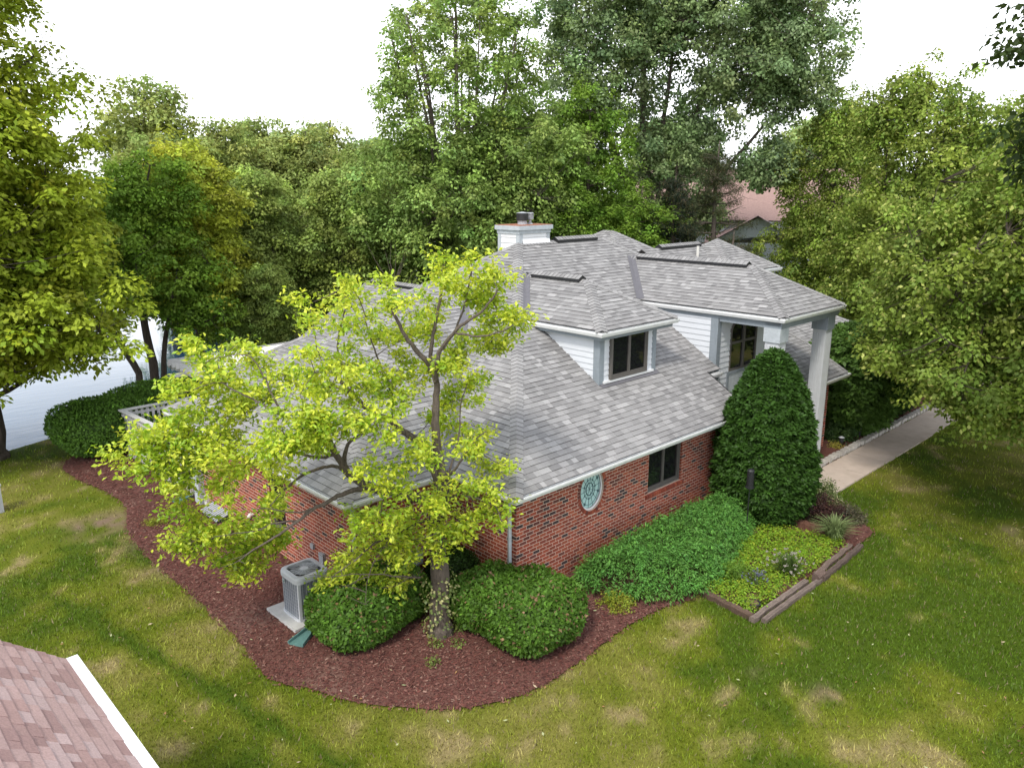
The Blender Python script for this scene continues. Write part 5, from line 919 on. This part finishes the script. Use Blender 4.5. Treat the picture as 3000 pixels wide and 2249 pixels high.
# --- tree in front of the house, limb by limb
FG_BLOBS = "-383,94,661 -407,53,646 -308,219,596 -316,126,646 -256,172,653 -338,44,692 -251,182,629 -297,64,630 -296,101,611 -287,160,593 -222,105,663 -254,6,662 -233,75,641 -213,117,678 -192,181,578 -216,174,562 -208,132,572 -166,147,580 -206,92,572 -184,151,535 -184,54,628 -139,73,634 -133,85,606 -131,117,584 -127,89,577 -142,138,565 -178,4,708 -161,10,723 -141,33,687 -195,-22,677 -138,22,668 -148,-42,716 -153,-40,693 -127,13,665 -138,-85,696 -111,-69,702 -107,-40,678 -104,-16,654 -85,32,642 -92,-34,645 -88,-19,623 -94,-54,611 -72,6,588 -96,-80,619 -50,-46,597 -91,-92,632 -62,-34,580 -47,12,561 -59,28,561 -55,-16,554 -78,69,555 -103,80,533 -83,77,515 -178,126,522 -272,60,530 -195,129,498 -158,138,490 -177,79,488 -170,62,516 -134,83,514 -181,-14,530 -108,59,516 -410,48,555 -305,221,537 -353,83,565 -385,22,555 -271,157,519 -276,113,539 -342,71,516 -374,74,514 -393,85,516 -321,46,515 -258,110,476 -230,99,478 -241,34,483 -276,17,474 -332,-23,484 -333,58,498 -355,46,477 -100,79,450 -86,71,462 -81,44,480 -81,82,432 -78,28,456 -144,58,444 -428,26,480 -415,21,465 -431,23,459 -382,85,418 -367,15,469 -375,-25,478 -338,-29,450 -333,-45,439 -134,71,410 -87,68,387 -110,1,388 -59,24,377 -112,-1,355 -230,-2,401 -154,69,358 -285,-44,403 -280,-60,392 -361,-4,388 -334,-19,380 -297,-21,376 -55,13,307 -60,-30,325 -205,-73,403 -88,47,359 -512,229,576 -526,207,560 -519,206,544 -451,245,576 -456,186,574 -448,198,554 -469,278,531 -536,268,506 -531,234,514 -514,229,522 -506,180,540 -503,254,496 -499,187,527 -468,212,504 -475,150,513 -449,155,533 -419,191,535 -422,241,472 -398,218,481 -414,113,528 -420,143,537 -433,60,520 -350,163,524 -444,281,463 -499,174,480 -452,216,464 -506,207,459 -448,77,497 -427,66,490 -430,30,486 -620,286,433 -642,228,457 -626,239,433 -602,257,427 -585,240,456 -556,295,457 -573,214,468 -586,267,428 -588,203,444 -546,251,429 -518,268,421 -480,306,409 -478,257,415 -465,261,394 -550,246,409 -503,302,381 -524,190,416 -607,238,407 -601,198,416 -565,246,392 -531,271,375 -602,213,391 -583,214,381 -571,203,376 -622,231,400 -639,220,390 -604,193,371 -560,272,338 -562,134,423 -531,139,420 -493,177,410 -501,243,338 -516,163,375 -529,188,342 -499,147,386 -499,118,411 -453,140,436 -469,61,467 -461,36,462 -443,29,464 -422,27,464 -400,47,437 -406,79,425 -452,36,446 -493,60,439 -475,43,435 -413,160,367 -479,70,416 -453,83,378 -410,237,267 -497,195,277 -567,240,266 -553,234,254 -535,215,260 -559,269,235 -533,268,224 -486,148,271 -419,249,208 -470,238,221 -415,228,201 -582,263,231 -551,212,264 -515,257,182 -499,236,171 -460,261,183 -421,267,203 -487,238,148 -571,226,246 -503,262,211 -330,-25,349 -273,19,330 -313,100,257 -307,72,259 -333,-7,299 -316,-20,291 -354,20,274 -325,14,265 -316,-7,264 -266,26,244 -267,-6,272 -272,-33,312 -252,-41,297 -217,-14,295 -171,24,290 -222,-75,343 -176,-54,307 -159,-69,323 -143,-83,306 -126,-99,277 -143,-83,265 -168,-61,271 -179,-32,253 -210,-40,240 -239,-41,246 -235,2,222 -219,-33,214 -183,-35,213 -177,-53,234 -135,-91,246 -338,48,231 -313,47,209 -283,51,211 -285,9,227 -264,0,228 -249,11,194 -276,12,198 -279,47,182 -330,82,197 -298,159,137 -298,116,153 -363,95,181 -347,163,114 -349,172,90 -339,158,105 -318,129,129 -288,126,107 -301,106,101 -293,126,63 -287,129,41 -260,91,117 -263,63,114 -270,68,109 -234,65,133 -476,110,329 -453,146,299 -395,237,274 -468,210,248 -484,124,281 -400,265,198 -401,245,184 -467,249,180 -457,248,161 -480,234,164 -460,229,149 -420,236,168"
FG_LIMBS = [(0.21,0.13,"-194,12,-2 -195,13,43 -193,11,116 -195,13,173 -194,18,227 -187,13,275 -181,8,319"),
(0.11,0.03,"-193,11,257 -221,20,288 -260,36,305 -308,57,325 -344,68,355 -367,70,400 -382,67,428 -402,66,451 -425,68,474"),
(0.095,0.03,"-189,8,297 -192,23,341 -198,53,380 -213,76,400 -223,108,419 -241,144,432 -261,169,464 -276,190,490 -291,210,528"),
(0.1,0.025,"-184,4,321 -184,17,361 -188,20,414 -187,19,466 -185,18,511 -198,28,543 -220,32,570 -242,35,603 -261,37,641"),
(0.05,0.015,"-191,10,513 -202,-7,549 -202,-20,573 -196,-50,607 -184,-73,628 -170,-99,649 -162,-120,682"),
(0.05,0.015,"-191,10,507 -186,31,540 -175,35,589 -160,36,637 -148,40,678 -149,41,706"),
(0.03,0.01,"-202,-20,573 -170,-7,587 -143,-4,621 -127,-4,662 -120,-10,704"),
(0.025,0.01,"-196,-50,607 -173,-84,601 -154,-114,609 -142,-139,625"),
(0.055,0.012,"-308,57,325 -335,62,328 -363,67,324 -389,71,317 -416,74,311 -445,78,296 -476,82,281 -511,88,268 -542,101,249"),
(0.04,0.01,"-344,68,355 -346,92,363 -351,129,357 -373,165,340 -397,188,317 -431,205,288 -475,214,259 -524,224,238 -570,230,238"),
(0.02,0.006,"-445,78,296 -475,93,298 -502,117,283 -528,139,281 -563,153,278"),
(0.018,0.006,"-416,74,311 -454,71,317 -487,77,331 -516,90,336"),
(0.05,0.02,"-344,68,355 -345,80,379 -334,84,406 -307,80,421 -294,83,436"),
(0.035,0.008,"-367,70,400 -385,91,392 -410,116,398 -445,145,412 -487,187,418 -533,217,421 -580,244,426 -616,267,432"),
(0.025,0.008,"-425,68,474 -449,91,479 -472,125,501 -496,147,518 -520,168,536 -554,182,528"),
(0.015,0.006,"-487,187,418 -527,182,404 -566,186,394 -605,190,386"),
(0.02,0.007,"-449,91,479 -456,117,522 -464,132,556 -478,150,579 -522,180,575"),
(0.025,0.008,"-261,169,464 -284,183,544 -282,170,604 -275,154,648 -271,151,676"),
(0.02,0.007,"-261,169,464 -303,182,495 -321,193,561 -325,195,624"),
(0.03,0.01,"-223,108,419 -226,98,471 -245,99,526 -264,99,579 -272,105,623"),
(0.03,0.008,"-184,4,321 -177,-28,354 -169,-47,387 -161,-67,415 -150,-77,425"),
(0.025,0.008,"-179,0,327 -162,-1,367 -148,0,410 -145,-2,456 -135,-11,501"),
(0.03,0.008,"-190,9,270 -184,-35,302 -169,-74,302 -153,-102,293 -151,-117,264"),
(0.035,0.008,"-193,12,243 -239,8,251 -281,14,243 -322,30,231 -354,50,201 -396,63,178"),
(0.015,0.005,"-281,14,243 -318,27,210 -340,30,171 -348,35,117"),
(0.025,0.01,"-194,12,229 -211,-26,233 -228,-37,223"),
(0.02,0.006,"-229,26,130 -267,29,144 -334,61,163 -391,83,169"),
]

t = empty('pear_tree', (-1.94, .15, 0)); tag(t, 'yellow green leafy tree with a crooked trunk in front of the house corner', 'tree')
mb = MB(); FN = []; pr = random.Random(77)
par_ = lambda s_: [Vector([int(q)/100 for q in w_.split(',')]) for w_ in s_.split()]
for li, (r0, r1, s_) in enumerate(FG_LIMBS):
    pts = par_(s_); Q = [pts[0]]
    for k in range(len(pts)-1):
        p0, p1, p2, p3 = pts[max(k-1, 0)], pts[k], pts[k+1], pts[min(k+2, len(pts)-1)]
        for j in range(1, 5): t_ = j/4; Q.append(.5*((2*p1)+(p2-p0)*t_+(2*p0-5*p1+4*p2-p3)*t_*t_+(3*p1-p0-3*p2+p3)*t_**3)+Vector((pr.uniform(-1, 1), pr.uniform(-1, 1), pr.uniform(-1, 1)))*.012)
    n_ = len(Q); rad = [r0+(r1-r0)*(k/(n_-1))**.8 for k in range(n_)]
    if li == 0: Q[0] = Vector((Q[0].x, Q[0].y, -.05)); rad[0] = .34; rad[1] = .27; rad[2] = .235
    rad = [r*(1+pr.uniform(-.07, .07)) for r in rad]; mb.tube(Q, rad, 12 if r0 > .09 else 7); FN += Q[1:] if r0 < .1 else Q[n_//2:]
NP = np.array([tuple(q) for q in FN]); BL = np.array([[int(q)/100 for q in w_.split(',')] for w_ in FG_BLOBS.split()]); rs = np.random.RandomState(78)
ex = BL[rs.randint(0, len(BL), 70)]+rs.randn(70, 3)*.16; BL = np.concatenate([BL, ex]); tips = []
order = np.argsort([np.min(((NP-p)**2).sum(1)) for p in BL])
for i in order:
    p = BL[i]; j = int(np.argmin(((NP-p)**2).sum(1))); a, b = Vector(NP[j]), Vector(p); L0 = (a-b).length
    mid = a.lerp(b, .5)+Vector((pr.uniform(-1, 1), pr.uniform(-1, 1), pr.uniform(-.6, .3)))*L0*.12; mb.tube([a, mid, b], [.007+.006*L0, .006+.003*L0, .004], 5, cap=False); NP = np.concatenate([NP, [tuple(mid), tuple(b)]])
    for _ in range(3):
        e = b+Vector((pr.uniform(-1, 1), pr.uniform(-1, 1), pr.uniform(-.35, .75)))*.24; mb.tube([b, e], [.004, .002], 3, cap=False); tips.append(((b+e)/2, e-b)); tips.append((e, e-b))
for _ in range(150):   # bare grey twigs under the crown
    low = NP[(NP[:, 2] < 2.6) & (NP[:, 2] > .9) & (NP[:, 0] < -1.9)]; a = Vector(low[rs.randint(len(low))]); e = a+Vector((pr.uniform(-1, .6), pr.uniform(-.6, .8), pr.uniform(-.5, .5)))*.45; m_ = a.lerp(e, .5)+Vector((pr.uniform(-1, 1), pr.uniform(-1, 1), pr.uniform(-1, 1)))*.06; mb.tube([a, m_, e], [.008, .005, .002], 4, cap=False)
mb.build('trunk', M_barkg, t)
tp = np.array([tuple(q[0]) for q in tips]); td = unit(np.array([tuple(q[1]) for q in tips])); nper = 22; k = len(tp)*nper; ci = np.repeat(np.arange(len(tp)), nper)
hi = sst(.5, 3.5, tp[:, 2])
c0 = tp[ci]+rs.randn(k, 3)*np.array((.10, .10, .07)); out = unit(td[ci]*.6+rs.randn(k, 3)*.8+np.array((0, 0, .05))); N_ = unit(np.array((0, 0, .75))+rs.randn(k, 3)*.5); tip = out+np.array((0, 0, -.35))
l = rs.uniform(.07, .125, k); tipu = unit(tip-N_*np.sum(tip*N_, 1, keepdims=True)); s_ = np.cross(N_, tipu); wd = (l*.27)[:, None]; L1 = l[:, None]
up_ = N_*(L1*.06)
Va = np.stack([c0, c0+tipu*L1*.5-up_*1.0, c0+tipu*L1-up_*2.4, c0+tipu*L1*.55+s_*wd+up_*.7], 1); Vb = np.stack([c0, c0+tipu*L1*.55-s_*wd+up_*.7, c0+tipu*L1-up_*2.4, c0+tipu*L1*.5-up_*1.0], 1)
cg, cy = np.array((.20, .36, .014)), np.array((.58, .62, .055)); yy = np.clip((rs.rand(len(tp))*.75+.26)[ci]+rs.randn(k)*.16, 0, 1)[:, None]**1.35; col = (cg*(1-yy)+cy*yy)*np.exp(rs.randn(k, 1)*.14)
quads('crown', np.concatenate([Va, Vb]), np.concatenate([col, col]), M_leafg, t)
# ivy on its trunk
rs = np.random.RandomState(79); k = 330; a = rs.uniform(2.4, 6.4, k); z = rs.rand(k)**.8*1.25+.05; rr_ = .24+rs.rand(k)*.13; tr = np.c_[-1.94+np.cos(a)*rr_, .15+np.sin(a)*rr_, z]
N_ = unit(np.c_[np.cos(a), np.sin(a), .7+0*a]+rs.randn(k, 3)*.4); l = rs.uniform(.045, .085, k); V = leaf_quads(tr, N_, np.c_[np.cos(a+1), np.sin(a+1), -.5+0*a]+rs.randn(k, 3)*.4, l, l*.4); cc = np.where(rs.rand(k, 1) < .45, np.array((.34, .33, .13)), np.array((.12, .17, .03)))*np.exp(rs.randn(k, 1)*.15)
tag(quads('ivy_vine', V, cc, M_leafg), 'variegated ivy climbing the trunk of the yellow green tree', 'ivy')

# --- clipped shrubs
def clipped(name, label, blobs, n, ln, base, seed, alt=None, altp=.06, group=None, cat='shrub', loose=.05, power=3.0, up=.35):
    """one mesh: dark twiggy core and short leaf tufts over the clipped surface; blobs (x, y, rx, ry, h)"""
    rs = np.random.RandomState(seed); Vs = []; Cs = []; tot = sum(b[2]*b[3]+b[2]*b[4] for b in blobs)
    def surf(b, d, f):
        x, y, rx, ry, h = b; zc = h*.45; p = power; q = (np.abs(d[:, 0])**p+np.abs(d[:, 1])**p*1+np.abs(d[:, 2])**p)**(-1/p); lo = d[:, 2] < 0
        rz = np.where(lo, h*.45, h*.55); taper = np.where(lo, 1-.16*np.abs(d[:, 2]*q), 1-.0*q)
        return np.c_[x+d[:, 0]*q*rx*f*taper, y+d[:, 1]*q*ry*f*taper, np.maximum(zc+d[:, 2]*q*rz*f, .02)]
    for b in blobs:
        m_ = int(n*(b[2]*b[3]+b[2]*b[4])/tot); d = sphere_dirs(m_, rs); a = np.arctan2(d[:, 1], d[:, 0]); f = 1+.07*(noise2(a*2.5+b[0]*5+40, d[:, 2]*4+b[1]*3+40, 1, 3)-.5)*2+loose*(rs.rand(m_)-.65)
        p = surf(b, d, f); keep = np.ones(m_, bool)
        for o in blobs:
            if o is not b: keep &= (((p[:, 0]-o[0])/o[2])**2+((p[:, 1]-o[1])/o[3])**2 > .72) | (p[:, 2] > o[4]*.93)
        p, d = p[keep], d[keep]; m_ = len(p); out = unit(d+np.array((0, 0, up))); N_ = unit(out+rs.randn(m_, 3)*.55); tip = out*.7+rs.randn(m_, 3)*.7+np.array((0, 0, .25)); l = ln*rs.uniform(.6, 1.4, m_)
        Vs.append(leaf_quads(p, N_, tip, l, l*rs.uniform(.18, .34, m_))); c = np.array(base)*np.exp(rs.randn(m_, 1)*.28)*(.8+.45*noise2(p[:, 0]*1+9, p[:, 1]*1+p[:, 2]*.9+9, .22, 2))[:, None]
        if alt is not None: q = rs.rand(m_) < altp; c[q] = np.array(alt)*np.exp(rs.randn(q.sum(), 1)*.2)
        Cs.append(c)
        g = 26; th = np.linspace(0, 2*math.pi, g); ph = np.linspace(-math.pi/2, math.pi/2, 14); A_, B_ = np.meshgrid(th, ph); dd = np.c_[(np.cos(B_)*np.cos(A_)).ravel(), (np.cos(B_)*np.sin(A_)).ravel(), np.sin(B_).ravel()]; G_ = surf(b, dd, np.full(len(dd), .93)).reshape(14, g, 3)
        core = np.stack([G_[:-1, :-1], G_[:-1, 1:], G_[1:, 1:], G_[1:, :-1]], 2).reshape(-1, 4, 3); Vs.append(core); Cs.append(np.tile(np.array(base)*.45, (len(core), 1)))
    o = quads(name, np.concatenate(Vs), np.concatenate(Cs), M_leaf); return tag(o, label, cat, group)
BX = (.080, .165, .020)
clipped('round_shrub', 'clipped round evergreen shrub in front of the air conditioner', [(-3.12, 1.22, .88, .82, 1.12), (-2.28, 1.30, .74, .70, 1.05)], 30000, .078, BX, 101, (.20, .13, .06), .035, 'clipped round shrubs')
clipped('round_shrub', 'clipped round evergreen shrub right of the tree trunk by the house corner', [(-.74, -1.18, .98, .92, 1.18), (-.92, -.22, .80, .72, 1.05)], 32000, .078, BX, 102, (.24, .15, .08), .05, 'clipped round shrubs')
clipped('round_shrub', 'small dark shrub in the brick corner behind the tree trunk', [(-.6, 1.35, .5, .5, .85)], 7000, .06, (.03, .065, .012), 103, None, 0, 'clipped round shrubs', loose=.2)
clipped('clipped_hedge', 'large smooth rounded hedge between pond and picket fence', [(-2.75, 16.75, 1.75, 1.75, 1.62), (-.6, 17.6, 2.2, 1.6, 1.66)], 42000, .085, (.080, .165, .020), 104, None, 0)
# --- cone yew
def cone_yew(loc, h, r, n, seed, base, label, prof, name='yew_tree', ln=.10, rough=.14):
    rs = np.random.RandomState(seed); u = rs.rand(n); z = np.interp(u, np.linspace(0, 1, 30), np.linspace(0, 1, 30)); a = rs.rand(n)*6.283; f = np.interp(z, [p[0] for p in prof], [p[1] for p in prof]); keep = rs.rand(n) < f+.05; z, a, f = z[keep], a[keep], f[keep]; m_ = len(z)
    g = 1+rough*(noise2(a*3+20, z*h*7+20, .5, 3)-.5)*2.6+.05*(rs.rand(m_)-.6); p = np.c_[np.cos(a)*f*r*g, np.sin(a)*f*r*g, z*h*(1+.03*(noise2(a*3+7, z*3+7, .7, 2)-.5))]+np.array(loc)
    out = unit(np.c_[np.cos(a), np.sin(a), .55+.9*sst(.75, 1, z)]); N_ = unit(out*.5+np.array((0, 0, .55))+rs.randn(m_, 3)*.4); tip = out+rs.randn(m_, 3)*.45; l = ln*rs.uniform(.6, 1.4, m_); V = leaf_quads(p-out*l[:, None]*.4, N_, tip, l, l*rs.uniform(.16, .3, m_)); c = np.array(base)*np.exp(rs.randn(m_, 1)*.25)*(.75+.5*noise2(a*5+3, z*h*5+3, .6, 2))[:, None]
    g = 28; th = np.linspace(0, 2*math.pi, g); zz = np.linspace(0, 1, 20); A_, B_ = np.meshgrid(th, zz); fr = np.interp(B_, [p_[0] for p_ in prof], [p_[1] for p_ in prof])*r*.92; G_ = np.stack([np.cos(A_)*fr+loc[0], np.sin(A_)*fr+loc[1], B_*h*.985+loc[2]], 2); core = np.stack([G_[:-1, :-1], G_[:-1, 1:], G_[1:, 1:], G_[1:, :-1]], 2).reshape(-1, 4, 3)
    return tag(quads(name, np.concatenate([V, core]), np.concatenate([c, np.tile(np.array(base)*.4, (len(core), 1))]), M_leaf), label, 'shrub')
cone_yew((7.85, -1.30, 0), 4.50, 1.27, 62000, 111, (.040, .092, .014), 'tall dense cone shaped yew beside the entry column', [(0, .70), (.06, .84), (.18, .98), (.30, 1.0), (.45, .93), (.6, .84), (.75, .68), (.88, .47), (.96, .27), (1, .05)], ln=.125)
cone_yew((17.0, .25, 0), 3.95, 1.75, 42000, 112, (.085, .16, .03), 'broad loose evergreen shrub beside the bay window and the walk', [(0, .45), (.12, .62), (.3, .85), (.5, 1.0), (.7, .92), (.86, .68), (.95, .4), (1, .1)], 'evergreen_shrub', .17, .30)
cone_yew((19.8, .5, 0), 3.3, 1.5, 20000, 113, (.035, .065, .016), 'darker evergreen shrub further along behind the bay shrub', [(0, .5), (.2, .8), (.5, 1.0), (.8, .75), (1, .1)], 'evergreen_shrub', .17, .3)
# --- small plants
def clump(name, label, cat, pts, h, nper, ln, asp, base, seed, size=.2, alt=None, altp=0., group=None, kind=None, up=.5, stems=True, flat=1.0):
    rs = np.random.RandomState(seed); P = np.c_[pts[:, 0], pts[:, 1], pts[:, 2] if pts.shape[1] > 2 else h*np.ones(len(pts))]; V, c = spray(P, size*rs.uniform(.7, 1.3, len(P)), nper, rs, ln, asp, base, alt=alt, altp=altp, up=up, flat=flat, droop=.3, jit_c=.14, jit_l=.2); V[:, :, 2] = np.maximum(V[:, :, 2], .03); return tag(quads(name, V, c, M_leaf), label, cat, group, kind)
def scatter(poly, n, rs):
    x0, x1 = min(p[0] for p in poly), max(p[0] for p in poly); y0, y1 = min(p[1] for p in poly), max(p[1] for p in poly); x = rs.uniform(x0, x1, n*4); y = rs.uniform(y0, y1, n*4); ok = inside(x, y, poly); return x[ok][:n], y[ok][:n]
rs = np.random.RandomState(120)
BED1 = [(1.75, -.16), (7.2, -.16), (6.9, -1.7), (5.9, -2.0), (4.6, -2.35), (3.4, -2.72), (2.55, -2.6), (1.75, -2.05), (1.15, -1.15), (1.3, -.5)]
x, y = scatter(smooth_poly(BED1, 1), 1500, rs); ed = edge_dist(x, y, BED1); hh = (.32+.52*sst(0, .6, ed))*(.75+.5*noise2(x+4, y+4, .5, 3)); P = np.c_[x, y, hh*rs.uniform(.55, 1.0, len(x))]
clump('leafy_perennials', 'dense bright green leafy perennials against the brick wall', 'plants', P, 0, 26, .085, .30, (.105, .25, .045), 121, .13, kind='stuff', up=.55)
k = len(x); Vx = np.stack([np.c_[x-.006, y, 0*x], np.c_[x+.006, y, 0*x], np.c_[x+.004, y+.02, hh], np.c_[x-.004, y+.02, hh]], 1); tag(quads('perennial_stems', Vx, np.tile((.07, .11, .03), (k, 1)), M_leaf), 'green stems under the leafy perennials', 'plants', kind='stuff')
BED2 = [(3.05, -2.6), (4.6, -2.3), (5.9, -1.95), (7.0, -1.9), (7.6, -3.2), (7.6, -3.72), (5.3, -3.78), (3.0, -3.78), (2.98, -3.1)]
x, y = scatter(BED2, 900, rs); hh = .08+.16*noise2(x+1, y+7, .45, 3); clump('herb_ground_cover', 'low yellow green herbs filling the timber edged bed', 'plants', np.c_[x, y, hh], 0, 22, .05, .6, (.19, .32, .025), 123, .11, alt=(.28, .33, .03), altp=.25, kind='stuff', up=.6)
def pl(name, label, cat, cx, cy, r, h, n, nper, ln, asp, base, seed, alt=None, altp=0., size=.1, flat=1.): 
    rs = np.random.RandomState(seed); d = sphere_dirs(n, rs); q = rs.rand(n)**.4; P = np.c_[cx+d[:, 0]*r*q, cy+d[:, 1]*r*q, np.abs(d[:, 2])*h*q+.04]; return clump(name, label, cat, P, 0, nper, ln, asp, base, seed+1, size, alt, altp, flat=flat)
pl('euonymus_plant', 'low golden leaved plant at the left tip of the perennial bed', 'plant', 1.28, -1.62, .42, .28, 60, 26, .05, .55, (.20, .25, .025), 131, (.30, .30, .04), .3)
pl('herb_plant', 'tall light green leafy herb standing out of the low herbs', 'plant', 4.0, -2.85, .32, .62, 70, 24, .07, .3, (.12, .22, .028), 133)
pl('barberry_shrub', 'rounded purple leaved barberry at the end of the mulch', 'shrub', 8.55, -2.62, .62, .72, 190, 30, .05, .5, (.055, .030, .026), 135, (.10, .045, .035), .2)
pl('barberry_shrub', 'low brownish green shrub touching the purple barberry, lawn side', 'shrub', 9.1, -3.10, .48, .45, 110, 28, .05, .5, (.085, .080, .045), 137, (.16, .13, .085), .25)
pl('variegated_shrub', 'small pale variegated shrub at the corner of the walk', 'shrub', 9.85, -2.05, .55, .62, 110, 26, .07, .4, (.11, .16, .045), 139, (.33, .33, .17), .3)
pl('dark_shrub', 'small dark leafy shrub beside the brick bay corner', 'shrub', 15.5, .1, .70, .62, 120, 26, .10, .42, (.035, .068, .018), 141)
pl('yellow_plant', 'small yellow clump of leaves behind the edging stones', 'plant', 14.55, -.30, .22, .22, 26, 18, .07, .3, (.30, .27, .05), 143)
pl('sedum_plant', 'wider low yellow green mound on the left mulch', 'plant', -4.02, 9.25, .32, .13, 40, 30, .035, .5, (.24, .27, .028), 145, flat=.7)
pl('sedum_plant', 'tiny yellow green mound beside the wider one on the mulch', 'plant', -3.78, 8.45, .16, .11, 16, 26, .035, .5, (.22, .26, .028), 147, flat=.7)
for i, (x, y, lb) in enumerate([(-2.28, -.12, 'pale sprout at the foot of the tree, left side'), (-1.98, -.42, 'pale sprout in front of the tree foot'), (-1.62, -.05, 'green sprout at the right foot of the tree'), (-2.7, -.55, 'low weed in the mulch before the left bush')]): pl('weed_plant', lb, 'weed', x, y, .12, .14, 10, 14, .05, .55, (.17, .22, .05), 150+i)
# blades: ornamental grass, chives, lavender
def blades(name, label, cx, cy, n, h, spread, base, seed, wd=.010, heads=None, cat='plant'):
    rs = np.random.RandomState(seed); t = tag(empty(name, (cx, cy, 0)), label, cat); a = rs.rand(n)*6.283; r = rs.rand(n)**.6; L0 = h*rs.uniform(.6, 1.1, n); lean = r*spread; b = np.c_[cx+np.cos(a)*r*.12, cy+np.sin(a)*r*.12, 0*a+.02]; m_ = b+np.c_[np.cos(a)*lean*.35, np.sin(a)*lean*.35, L0*.62]; e = b+np.c_[np.cos(a)*lean, np.sin(a)*lean, L0*(1-.35*r)]; s = np.c_[-np.sin(a), np.cos(a), 0*a]*wd
    V = np.concatenate([np.stack([b-s, b+s, m_+s, m_-s], 1), np.stack([m_-s, m_+s, e+s*.2, e-s*.2], 1)]); c = np.array(base)*np.exp(rs.randn(n, 1)*.22); quads('blades', V, np.concatenate([c, c]), M_leaf, t)
    if heads is not None:
        P = e[rs.rand(n) < heads[1]]; d = sphere_dirs(len(P)*14, rs); ci = np.repeat(np.arange(len(P)), 14); p = P[ci]+d*heads[2]; V = leaf_quads(p, d, rs.randn(len(d), 3), np.full(len(d), heads[2]*1.3), np.full(len(d), heads[2]*.5)); quads('flower_heads', V, np.array(heads[0])*np.exp(rs.randn(len(d), 1)*.15), M_leaf, t)
    return t
blades('ornamental_grass', 'tuft of tall pale striped grass at the end of the herb bed', 7.55, -3.42, 260, .75, .55, (.17, .22, .085), 161)
blades('chive_plant', 'chive clump with round pinkish white flower heads in the herb bed', 5.05, -3.48, 260, .62, .42, (.075, .12, .03), 163, .006, ((.42, .37, .33), .2, .022))
blades('lavender_plant', 'small blue flowering lavender tuft among the herbs', 4.15, -3.2, 90, .40, .22, (.11, .15, .06), 165, .006, ((.17, .17, .27), .35, .018))
